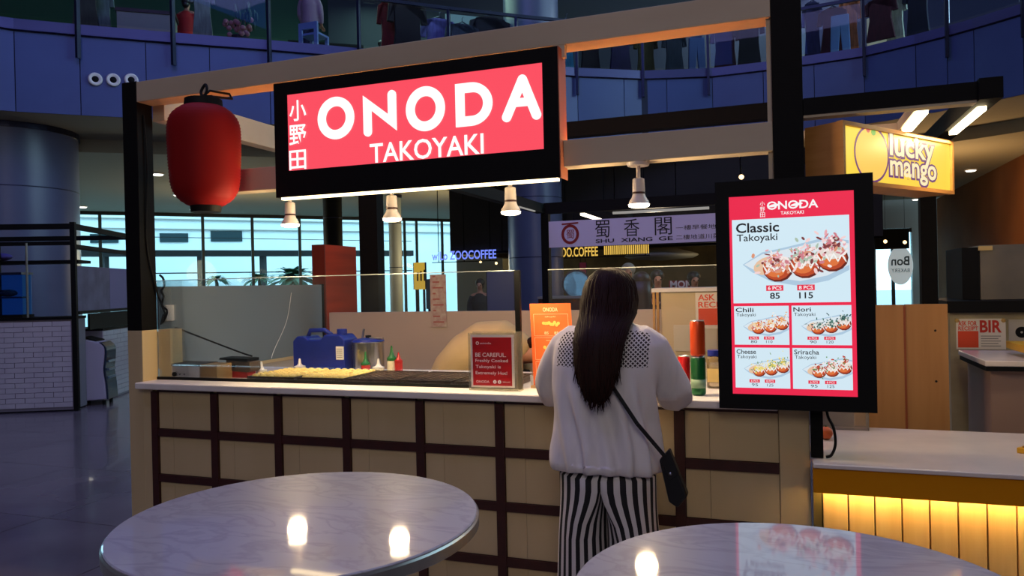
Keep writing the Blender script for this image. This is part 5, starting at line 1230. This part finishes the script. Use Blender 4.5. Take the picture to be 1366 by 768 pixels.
# ================================================================== BACKGROUND: SECOND KIOSK AND CAFÉ
YB = 6.0
bk = thing('banner_kiosk', 'black steel frame kiosk carrying the violet tinted white banner', 'kiosk', (1.5, YB+.2, 0))
x0, x1 = PY(723, 370, YB).x, PY(733, 370, YB).x
B(x0, x1, YB, YB+.1, 0, 2.42).build('post', BLACKM, bk); B(2.75, 2.85, YB, YB+.1, 0, 2.42).build('post', BLACKM, bk)
B(x0, 3.6, YB+.0, YB+.1, 2.422, 2.56).build('beam', BLACKM, bk)
ps = PZ(615, 257, 2.45); MB().bar((x0, YB, 2.49), (x0-.02, 2.6, 2.49), .1, .12).build('beam', BLACKM, bk)
for dy in (1.6, 3.2): B(x0, 3.6, YB+dy, YB+dy+.1, 2.44, 2.56).build('beam', BLACKM, bk)
B(x0+.8, x0+.9, YB+.1, YB+3.2, 2.44, 2.56).build('beam', BLACKM, bk)
a, b = PZ(770, 250, 2.43), PZ(804, 270, 2.43)
TB2 = emis('cool tube light', (255, 240, 214), 3)
MB().bar((x0+.45, YB+.4, 2.43), (x0+.45, YB+1.4, 2.43), .06, .03).build('tube_light', TB2, bk)
B(.9, 2.0, YB+1.5, YB+1.54, 2.40, 2.43).build('tube_light', emis('dim tube light', (200, 196, 190), .5), bk); B(1.2, 2.4, YB+.3, YB+.34, 2.40, 2.43).build('tube_light', emis('dim tube light', (200, 196, 190), .5), bk)
B(x0+.04, x0+.06, 5.0, 5.6, 2.415, 2.43).build('tube_light', emis('dim tube light', (200, 196, 190), .5), bk)
B(x0, 3.6, YB, YB+.1, 1.1, 1.14).build('rail', BLACKM, bk)
a0, a1, b0, b1 = PY(732, 313, YB-.03).x, PY(955, 303, YB-.03).x, PY(840, 326, YB-.03).z, PY(840, 290, YB-.03).z
bn = thing('kiosk_banner', 'white banner tinted with violet light, black square characters and red round emblem', 'banner', ((a0+a1)/2, YB-.02, b0))
B(a0, a1+.5, YB-.025, YB-.002, b0, b1).build('panel', mat('white banner sheet', (214, 206, 226), .5, emit=.07, ecol=(150, 140, 220)), bn)  # purple light on the sheet put in as a faint violet glow
BKP = mat('black print', (24, 22, 30), .6); RDP = mat('dark red print', (150, 30, 30), .6)
O = Vector((a0, YB-.027, b0)); h = b1-b0; w = a1-a0
def bx(px0, py0, px1, py1): return ((px0/1317*240+730-732)/223*w, (1-(py0-80-(1215-px0)*.058)/178)*h, (px1/1317*240+730-732)/223*w, 0)
def bu(px): return (px/1317*240-2)/223*w
for ch, p0, p1 in (('蜀', 368, 478), ('香', 585, 697), ('閣', 808, 930)): MB().text(ch, O, XA, ZA, (bu(p0), .30*h, bu(p1), .95*h), .0).build('character', BKP, bn)
for s, p0, p1 in (('SHU', 372, 510), ('XIANG', 560, 790), ('GE', 835, 935)): MB().text(s, O, XA, ZA, (bu(p0), .10*h, bu(p1), .25*h), .02).build('lettering', BKP, bn)
MB().text('一樓早餐地', O, XA, ZA, (bu(958), .45*h, bu(1235), .62*h)).build('lettering', BKP, bn); MB().text('二樓地道川菜', O, XA, ZA, (bu(958), .1*h, bu(1260), .28*h)).build('lettering', BKP, bn)
ce = O + XA*bu(178) + ZA*(.48*h)
MB().ring(ce, XA, ZA, (.115, .125), (.08, .09), Vector((0, -.002, 0)), 30).build('emblem_ring', RDP, bn)
MB().text('蜀', ce, XA, ZA, (-.05, -.055, .05, .055), .0).build('emblem_character', RDP, bn)
MB().capsule((-.1, .13), (.1, .14), .01, ce, XA, ZA, Vector((0, -.002, 0))).build('emblem_stroke', RDP, bn)
# café block
YC = 13.6
DKC = mat('dark café cladding', (34, 30, 28), .6, col2=(26, 23, 22), scale=2)
cf = thing('cafe_block', 'dark clad café bulkhead, extended right to fill the dark area under the balcony', 'café front', (0, YC+1, 0))
def yb(x0, y0, x1, y1, Y, d=.05): a, b, c, e_ = RY(x0, y0, x1, y1, Y); return B(a, b, Y, Y+d, c, e_)
xa = PY(600, 300, YC).x
for k in range(7):
    ww = (5.2-xa)/7; B(xa+k*ww, xa+(k+1)*ww-.02, YC, YC+.15, 2.35, 4.248).build('cladding_panel', DKC, cf)  # bulkhead at the left; right stretch added as dark fill for the unlit area
B(xa, 5.2, YC+.151, YC+.4, 2.3, 4.24).build('backing', BLACKM, cf)
B(xa, xa+.2, YC+.1, YC+4, 2.3, 4.24).build('return', DKC, cf)
tag(B(xa-.5, 5.2, YC+5, YC+5.1, -.01, 2.6).build('cafe_wall', mat('dim greenish café wall', (96, 88, 62), .8, col2=(60, 56, 44), scale=1.5)), 'dim olive rear wall inside the café', 'wall')
# blue café letters in front of the bulkhead
YL = YC-.1
a0, a1, b0, b1 = RY(576, 334, 662, 346, YL)
t = thing('cafe_sign', 'blue lit café lettering hanging in front of the dark bulkhead', 'sign', ((a0+a1)/2, YL, b0))
MB().text('wiLo ZOOCOFFEE', (a0, YL, b0), XA, ZA, (0, 0, a1-a0, b1-b0), .02).build('lettering', emis('blue neon', (120, 140, 255), 1.1), t)
B(a0, a1, YL+.005, YL+.03, b0-.06, b0-.04).build('carrier_bar', BLACKM, t)
for u in (.1, .5, .9): B(a0+(a1-a0)*u, a0+(a1-a0)*u+.015, YL+.01, YL+.025, b0-.04, 4.249).build('hanger', BLACKM, t)
YL = YC-.75
a0, a1, b0, b1 = RY(748, 328, 866, 341, YL)
t = thing('cafe_sign', 'warm yellow lit café lettering just below the banner', 'sign', ((a0+a1)/2, YL, b0))
MB().text('OO.COFFEE', (a0, YL, b0), XA, ZA, (0, 0, (a1-a0)*.43, b1-b0), .02).build('lettering', emis('warm neon', (255, 206, 90), .8), t)
for k in range(22): B(a0+(a1-a0)*(.5+.023*k), a0+(a1-a0)*(.513+.023*k), YL, YL+.01, b0+.02, b1).build('lit_bar', emis('warm neon', (255, 206, 90), .8), t)
B(a0-.2, a1, YL+.01, YL+.1, b0-.03, b0-.012).build('carrier_bar', BLACKM, t)
for u in (.05, .5, .95): B(a0+(a1-a0)*u, a0+(a1-a0)*u+.02, YL+.03, YL+.06, b0-.02, 4.249).build('hanger', BLACKM, t)
t = thing('oval_lamp', 'large grey oval pendant shade above the café counter', 'pendant lamp', PD(882, 340, 17.6))
c = PD(882, 339, 17.6); MB().lathe([(.0, .14), (.4, .12), (.84, .0), (.86, -.04), (.74, -.1), (0, -.15)], c, 36).build('shade', mat('grey shade', (128, 128, 120), .6), t, True)
MB().cyl(c+ZA*.1, Vector((c.x, c.y, 4.258)), .012, .012, 8).build('rod', BLACKM, t)
p = PD(769, 379, 14.2); d = (CAM-p).normalized(); d.z = 0; d.normalize()
t = thing('round_sign', 'pale blue lit round disc sign left of the woman\'s head', 'sign', p)
MB().lathe([(.26, 0), (.26, .04), (.24, .05), (0, .05)], p, 32, d).build('disc', emis('pale blue disc', (110, 170, 214), .6), t); MB().lathe([(.27, -.02), (.275, .05), (.262, .05)], p, 32, d).build('rim', DKM, t)
MB().cyl((p.x, p.y, -.01), (p.x, p.y, p.z-.27), .03, .03, 10).build('stand', DKM, t)
def prop(name, lab, cat, x0, y0, x1, y1, Y, m, d=.06, fl=False, extra=None):
    a, b, c, e_ = RY(x0, y0, x1, y1, Y); t = thing(name, lab, cat, ((a+b)/2, Y, -.01 if fl else c))
    B(a, b, Y, Y+d, c, e_).build('panel', m, t, bevel=.004)
    B(a-.012, a, Y-.005, Y+d, c, e_).build('frame', DKM, t); B(b, b+.012, Y-.005, Y+d, c, e_).build('frame', DKM, t)
    if fl:
        for X in (a+.05, b-.05): B(X-.02, X+.02, Y+.01, Y+d, -.01, c).build('leg', DKM, t)
    if extra: extra(t, a, b, c, e_, Y)
    return t
PNK = mat('pink poster', (206, 84, 112), .6)
prop('poster', 'pink hanging poster above the lit disc behind the woman', 'poster', 773, 350, 782, 370, 14.2, PNK, .03, False, lambda t, a, b, c, e_, Y: [B(X, X+.01, Y+.01, Y+.02, e_, 4.25).build('cord', BLACKM, t) for X in (a+.02, b-.03)])
prop('yellow_board', 'bright yellow advertising board standing by the café window', 'board', 552, 350, 567, 386, 12.6, emis('yellow board', (240, 196, 70), .55), .06, True,
     lambda t, a, b, c, e_, Y: [B(a+.08+.09*k, a+.12+.09*k, Y-.004, Y, c+.2, c+.4+.03*k).build('figure', BLACKM, t) for k in range(3)])
prop('grey_screen', 'blue grey standing screen beside the blue lit column', 'screen panel', 650, 362, 686, 430, 9.0, mat('blue grey panel', (96, 100, 130), .6), .05, True)
prop('window_poster', 'teal window panel leaning beside the yellow board', 'poster', 569, 372, 576, 412, 12.4, mat('teal panel', (70, 100, 100), .5), .04, True)
# café furniture and small lights
for k, (x, y, lab) in enumerate([(620, 405, 'left of the blue grey screen'), (530, 405, 'beside the slim pale column')]):
    p = PD(x, y, 12.0+k*4)
    t = thing('cafe_table', 'small café table with chairs in the dim background, ' + lab, 'table', (p.x, p.y, -.01))
    MB().lathe([(.34, .72), (.35, .74), (0, .745)], (p.x, p.y, 0), 24).build('top', DARKST, t); MB().cyl((p.x, p.y, 0), (p.x, p.y, .72), .03, .03, 10).build('leg', BLACKM, t); MB().lathe([(.22, -.01), (.2, .02), (.03, .03)], (p.x, p.y, 0), 20).build('foot', BLACKM, t)
    for s in (-1, 1):
        q = Vector((p.x+s*.6, p.y+.05, 0)); c = thing('cafe_chair', 'dark café chair %s the table %s' % ('left of' if s < 0 else 'right of', lab), 'chair', (q.x, q.y, -.01), 'café chairs')
        B(q.x-.2, q.x+.2, q.y-.2, q.y+.2, .43, .47).build('seat', BLACKM, c); B(q.x+s*.17-.02, q.x+s*.17+.02, q.y-.2, q.y+.2, .55, .95).build('backrest', BLACKM, c)
        for i in (-1, 1):
            for j in (-1, 1): B(q.x+i*.17-.02, q.x+i*.17+.02, q.y+j*.17-.02, q.y+j*.17+.02, -.01, .43 if i != s else .95).build('leg', BLACKM, c)
for x, y, dep, lab in [(641, 349, 19.6, 'left of two warm ones by the grey screen'), (662, 351, 19.6, 'right of two warm ones by the grey screen'), (989, 236, 6.0, 'behind the tall black post'), (1181, 322, 25, 'at the end of the right hand passage, left one'), (1207, 323, 25, 'at the end of the right hand passage, right one')]:
    p = PD(x, y, dep); t = thing('pendant_bulb', 'small glowing pendant bulb, ' + lab, 'pendant lamp', p, 'background pendant bulbs')
    rr = .06 if dep > 22 else .035 if dep > 8 else .02
    MB().ball(p, rr, 12, 8).build('bulb', emis('warm bulb', (255, 214, 150), 3), t); MB().cyl(p+ZA*rr, Vector((p.x, p.y, 4.25 if dep > 8 else 2.44)), .006, .006, 6).build('cord', BLACKM, t)
for k, (x, y, s) in enumerate([(612, 385, .5), (606, 392, .4)]): pass
# serving station in the café
a0, a1, b0, b1 = RY(806, 395, 905, 420, 9.6)
t = thing('cafe_counter', 'dark café counter behind the staff in the background', 'counter', ((a0+a1)/2, 9.7, -.01))
B(a0-1.2, a1, 9.6, 10.1, -.01, b1-.02).build('body', mat('dark red counter', (70, 34, 32), .6), t); B(a0-1.2, a1+.02, 9.55, 10.15, b1-.02, b1+.02).build('top', GREYB, t)
a0, a1, b0, b1 = RY(892, 374, 925, 384, 9.55)
t = thing('price_board', 'small red and white letter board on the café counter', 'board', ((a0+a1)/2, 9.8, b0))
B(a0, a1, 9.6, 9.64, b0-.1, b1).build('panel', mat('red board', (150, 40, 50), .6), t); MB().text('MOM', (a0, 9.598, b0), XA, ZA, (.02, .0, a1-a0-.02, b1-b0), .03).build('lettering', WPR, t)
rnb = random.Random(9)
for k in range(6):
    x = 768+k*10; p = PD(x, 398-rnb.uniform(0, 10), 9.3); cc = [('white', (200, 196, 190)), ('olive', (110, 110, 60)), ('grey', (120, 118, 116)), ('cream', (214, 200, 160)), ('green', (60, 100, 70)), ('brown', (100, 70, 50))][k]
    t = thing('counter_bottle', 'small %s bottle on the far café counter' % cc[0], 'bottle', (p.x, 9.7, 1.385), 'bottles on the café counter')
    zb_ = RY(806, 395, 905, 420, 9.6)[3]+.02
    t.location.z = zb_; m_ = mat('bottle '+cc[0], cc[1], .4)
    MB().lathe([(.04, zb_), (.042, zb_+.12), (.018, zb_+.17), (.018, zb_+.21)], (p.x, 9.8, 0), 14).build('body', m_, t, True, auto=40); MB().lathe([(.02, zb_+.21), (.02, zb_+.235), (0, zb_+.236)], (p.x, 9.8, 0), 12).build('cap', BLACKM, t)
def by(lab, x, ytop, dep, hd, top, low, hc, **k):
    z = PD(x, ytop, dep).z; return bystander(lab, x, ytop, dep, z/1.0, hd, top, low, hc, **k)
by('staff woman facing the camera in a dark top behind the beige cabinet', 877, 361, 10.6, -1.3, (60, 30, 34), (30, 28, 30), (24, 18, 16))
by('staff member looking down at the right of the far café counter', 926, 363, 11.3, -1.2, (50, 46, 48), (30, 28, 30), (20, 16, 15))
by('woman with long brown hair standing beyond the customer', 856, 364, 8.0, 1.6, (52, 40, 38), (36, 32, 34), (58, 34, 26), longhair=True, face=False)
by('person in a striped cap and dark clothes behind the woman\'s head', 838, 352, 11.4, -1.4, (160, 150, 140), (40, 38, 40), (150, 144, 134))
by('person sitting dark and distant left of the red notice', 640, 372, 15, -1.4, (40, 36, 36), (30, 28, 28), (18, 16, 15))
# right passage end: round lettered glass sticker
p = PV(1201, 354, (1.8, 26.5, 0), Vector((.178, -.984, 0)))
t = thing('window_sticker', 'white oval sticker with mirrored lettering on the far window', 'sticker', p)
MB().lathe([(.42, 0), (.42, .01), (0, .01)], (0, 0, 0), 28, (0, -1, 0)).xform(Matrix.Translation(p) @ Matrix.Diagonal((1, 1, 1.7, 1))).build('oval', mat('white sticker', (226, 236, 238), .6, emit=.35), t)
MB().text('Bon', p+Vector((.3, -.02, -.0)), Vector((-1, 0, 0)), ZA, (0, 0, .6, .34), .02).text('BAKERY', p+Vector((.3, -.02, -.25)), Vector((-1, 0, 0)), ZA, (0, 0, .6, .14)).build('lettering', mat('grey print', (90, 100, 104), .6), t)
a0, a1, b0, b1 = RY(1168, 306, 1213, 331, 26.2)
t = thing('passage_bulkhead', 'black bulkhead above the far window of the right passage', 'bulkhead', ((a0+a1)/2, 26.3, b0))
B(a0, a1, 26.2, 26.6, b0, b1).build('board', BLACKM, t); B(a0, a1, 26.17, 26.2, b0-.03, b0).build('trim', DARKST, t)
# ================================================================== UPPER FLOOR SHOPS
UZ = 5.9
gw = struct(MB().bar(bp(-260, 7.5, 5.5), bp(440, 7.5, 5.5), .1, 3.2).build('wall_shop', mat('deep green shop wall', (24, 66, 44), .7)))
struct(MB().bar(bp(440, 7.5, 5), bp(1040, 7.5, 4), .1, 3.2).build('wall_boutique', mat('dark boutique wall', (40, 44, 52), .7)))
struct(MB().bar(bp(1040, 7.5, 4), bp(1600, 7.5, 4), .1, 3.2).build('wall_corner', mat('dark navy shop wall', (26, 28, 60), .7)))
SHE = emis('shop tube light', (220, 255, 236), 2.5)
t = thing('shop_light', 'white tube light fixed to the green shop wall upstairs', 'tube light', bp(395, 6.98, 5.2)); MB().bar(bp(385, 6.98, 5.2), bp(445, 6.98, 5.2), .06, .05).build('tube', SHE, t); MB().bar(bp(385, 7.03, 5.25), bp(445, 7.03, 5.25), .1, .04).build('tray', DKM, t)
t = thing('shop_counter', 'grey white shop counter with dark top upstairs', 'counter', bp(200, UZ, 1.2))
MB().bar(bp(161, 6.25, 1.0), bp(236, 6.25, 1.0), .5, .68).build('body', GREYB, t); MB().bar(bp(159, 6.62, 1.0), bp(238, 6.62, 1.0), .55, .06).build('top', mat('dark red wood', (50, 22, 26), .5), t)
t = thing('shop_counter', 'pale green shelf counter behind the flowers upstairs', 'counter', bp(300, UZ, 3)); MB().bar(bp(285, 6.3, 3.4), bp(395, 6.3, 3.4), .4, .8).build('body', mat('pale green counter', (130, 160, 120), .7), t); MB().bar(bp(283, 6.72, 3.4), bp(397, 6.72, 3.4), .46, .05).build('top', GREYB, t)
def gar(x, zt, zb, w, c, lab, dep=.9, name='hanging_garment', sleeves=True):
    p = bp(x, 0, dep); u = (bp(x+6, 0, dep)-bp(x-6, 0, dep)).normalized(); n_ = Vector((u.y, -u.x, 0)); m = mat('garment %d %d %d' % c, c, .85, col2=tuple(int(v*.75) for v in c), scale=7, stretch=(3, 3, .6))
    t = thing(name, lab, 'garment', (p.x, p.y, zb), 'clothes in the upstairs shops'); h = zt-zb
    pol = [(-.16*w, 0), (.16*w, 0), (.5*w, -.09*h), (.56*w, -.36*h), (.38*w, -.37*h), (.36*w, -.2*h), (.34*w, -.5*h), (.46*w, -h), (-.46*w, -h), (-.34*w, -.5*h), (-.36*w, -.2*h), (-.38*w, -.37*h), (-.56*w, -.36*h), (-.5*w, -.09*h)] if sleeves else [(-.2*w, 0), (-.12*w, -.07*h), (.12*w, -.07*h), (.2*w, 0), (.32*w, -.1*h), (.3*w, -.35*h), (.5*w, -h), (-.5*w, -h), (-.3*w, -.35*h), (-.32*w, -.1*h)]
    MB().prism(pol, p+ZA*zt-n_*.04, u, ZA, n_*.08).build('cloth', m, t, bevel=.02)
    MB().tube([p+ZA*(zt-.02)-u*.2*w, p+ZA*(zt+.05), p+ZA*(zt+.05), p+ZA*(zt-.02)+u*.2*w], .012, 6).build('hanger', DKM, t); MB().tube([p+ZA*(zt+.05), p+ZA*(zt+.12), p+ZA*(zt+.15)+u*.03], .008, 6).build('hook', DKM, t)
gl = [(116, 7.3, 6.1, .5, (70, 70, 60), 'olive grey hanging coat at the upper left shop'), (139, 7.2, 6.05, .35, (120, 140, 130), 'pale grey green hanging top at the upper left shop'), (272, 7.3, 6.2, .4, (140, 150, 140), 'pale hanging shirt right of the person in red'), (522, 7.4, 6.05, .5, (120, 20, 24), 'long dark red hanging dress upstairs'), (545, 7.4, 6.0, .75, (34, 24, 30), 'wide black hanging dress upstairs'), (588, 7.15, 6.0, .8, (112, 104, 178), 'lavender hanging shirt upstairs'), (618, 7.0, 6.05, .7, (52, 58, 76), 'slate grey hanging top upstairs'), (655, 7.3, 6.05, .9, (30, 26, 40), 'dark patterned hanging dress by the blue column upstairs'),
      (757, 7.3, 6.0, .35, (40, 120, 150), 'teal hanging scarf top above the beam'), (788, 7.3, 6.0, .55, (34, 26, 28), 'black hanging dress above the beam right of the teal one'), (828, 7.3, 6.0, .6, (40, 30, 70), 'dark purple hanging dress above the beam'), (862, 7.3, 6.0, .5, (70, 66, 24), 'mustard olive hanging dress behind the opening of the frame'), (900, 7.2, 6.0, .5, (40, 50, 60), 'slate blue hanging dress behind the opening of the frame'), (968, 7.4, 6.0, .6, (60, 22, 30), 'dark maroon hanging dress left of the tall black post'), (1000, 7.4, 6.0, .6, (24, 22, 26), 'black hanging dress next to the tall black post'),
      (1085, 7.5, 6.05, .4, (40, 40, 90), 'navy hanging jacket right of the tall black post'), (1112, 7.2, 6.25, .55, (74, 26, 34), 'dark burgundy hanging top right of the tall black post'), (1135, 7.5, 6.1, .4, (190, 110, 70), 'orange patterned hanging dress near the railing post'), (1176, 7.2, 6.35, .6, (80, 30, 40), 'maroon hanging shirt right of the railing post'), (1196, 7.4, 6.1, .4, (180, 186, 160), 'pale cream hanging dress at the right shop'), (1226, 7.5, 6.0, .5, (30, 30, 50), 'dark navy hanging coat at the far right shop')]
for k, g_ in enumerate(gl): gar(*g_, dep=.9+.26*(k % 2))
def trouser(x, c, lab, dep=.9):
    p = bp(x, 0, dep); u = (bp(x+6, 0, dep)-bp(x-6, 0, dep)).normalized(); n_ = Vector((u.y, -u.x, 0))
    t = thing('hanging_jeans', lab, 'garment', (p.x, p.y, 5.99), 'clothes in the upstairs shops')
    MB().prism([(-.17, 0), (.17, 0), (.2, -1.04), (.06, -1.04), (0, -.3), (-.06, -1.04), (-.2, -1.04)], p+ZA*6.95-n_*.04, u, ZA, n_*.08).build('cloth', mat('jeans %d' % c[2], c, .85), t, bevel=.015); B(p.x-.12, p.x+.12, p.y-.01, p.y+.01, 6.95, 6.98).build('hanger', DKM, t)
trouser(930, (70, 90, 130), 'blue jeans on a hanger behind the opening of the frame'); trouser(1122, (90, 120, 160), 'pale blue jeans below the burgundy top', .7)
t = thing('shop_screen', 'pale lit panel in the shop right of the tall black post', 'panel', bp(1078, UZ, 2)); MB().bar(bp(1068, 6.7, 1.8), bp(1092, 6.7, 1.8), .05, 1.5).build('panel', emis('pale shop panel', (120, 150, 160), .35), t); MB().bar(bp(1068, 5.95, 1.8), bp(1092, 5.95, 1.8), .08, .06).build('foot', DKM, t)
t = thing('shop_screen', 'pale cream board behind the maroon shirt upstairs', 'panel', bp(1182, UZ, 1.4)); MB().bar(bp(1158, 6.5, 1.5), bp(1198, 6.5, 1.5), .05, 1.1).build('panel', mat('cream board', (190, 190, 160), .7, emit=.12), t); MB().bar(bp(1158, 5.95, 1.5), bp(1198, 5.95, 1.5), .08, .06).build('foot', DKM, t)
t = thing('shop_screen', 'pale lit poster panel behind the lavender shirt upstairs', 'panel', bp(620, UZ, 2)); MB().bar(bp(596, 7.0, 1.8), bp(660, 7.0, 1.8), .05, 1.0).build('panel', emis('pale teal panel', (120, 170, 180), .4), t); MB().bar(bp(596, 6.45, 1.8), bp(660, 6.45, 1.8), .06, .05).build('foot', DKM, t)
# flowers on the ledge, chairs and people upstairs
p = bp(322, 6.0, .5)
t = thing('flower_basket', 'pink flower arrangement on the upper floor edge', 'flowers', p)
MB().lathe([(.12, 5.99), (.16, 6.2), (.14, 6.2)], (p.x, p.y, 0), 18).build('pot', mat('dark pot', (50, 40, 50), .6), t)
fb = MB()
for k in range(26): fb.ball(p + Vector((random.gauss(0, .14), random.gauss(0, .1), random.uniform(.18, .52))), .05, 8, 6)
fb.build('blossoms', mat('pink blossom', (196, 130, 130), .7), t, True, kind='stuff'); fb = MB()
for k in range(20): fb.ball(p + Vector((random.gauss(0, .16), random.gauss(0, .1), random.uniform(.4, .75))), (.03, .03, .09), 6, 5)
fb.build('foliage', LEAF, t, True, kind='stuff')
bystander('person in a red top standing at the upstairs shop counter', 0, 0, 0, 1.5, 1.9, (176, 30, 28), (40, 30, 60), (30, 20, 20), base=UZ, face=False, xy=bp(251, 0, 2.0))
bystander('person in a grey pink hood seen from behind upstairs', 0, 0, 0, 1.62, 1.8, (150, 120, 134), (40, 40, 60), (140, 116, 126), base=UZ, face=False, xy=bp(415, 0, 1.0))
t = thing('plastic_chair', 'pale blue plastic chair behind the railing below the hooded person', 'chair', bp(422, UZ, .5))
p = bp(420, 0, .5); x, y = p.x, p.y
B(x-.2, x+.2, y-.15, y+.2, UZ+.4, UZ+.44).build('seat', mat('pale blue plastic', (130, 150, 200), .4), t)
for i in (-1, 1):
    B(x+i*.17-.035, x+i*.17+.035, y-.2, y-.155, UZ, UZ+.62).build('leg', mat('pale blue plastic', (130, 150, 200), .4), t); B(x+i*.17-.03, x+i*.17+.03, y+.15, y+.2, UZ, UZ+.4).build('leg', mat('pale blue plastic', (130, 150, 200), .4), t)
B(x-.135, x+.135, y-.2, y-.155, UZ+.5, UZ+.62).build('backrest', mat('pale blue plastic', (130, 150, 200), .4), t)
t = thing('black_sofa', 'long black sofa behind the railing upstairs', 'sofa', bp(450, UZ, 2.5)); MB().bar(bp(385, 6.2, 2.6), bp(485, 6.2, 2.6), .7, .6).build('seat', BLACKM, t); MB().bar(bp(385, 6.4, 2.2), bp(485, 6.4, 2.2), .2, .7).build('backrest', BLACKM, t)
bystander('person in a pale blue sleeveless top upstairs left of the red dress', 0, 0, 0, 1.35, 2.0, (130, 170, 190), (40, 50, 80), (30, 22, 20), base=UZ-.35, face=False, xy=bp(510, 0, 2.2))
for k, x in enumerate((352, 372, 384)):
    p = bp(x, 6.75, 3.4); t = thing('shop_bottle', ['white carton on the green shop shelf', 'small white jar on the green shop shelf', 'grey bottle on the green shop shelf'][k], 'bottle', p); MB().lathe([(.06, 6.745), (.06, 6.95), (.03, 7.0)], (p.x, p.y, 0), 14).build('body', WHITEP, t, True, auto=40); MB().lathe([(.032, 7.0), (.032, 7.03), (0, 7.03)], (p.x, p.y, 0), 12).build('cap', GREYB, t)
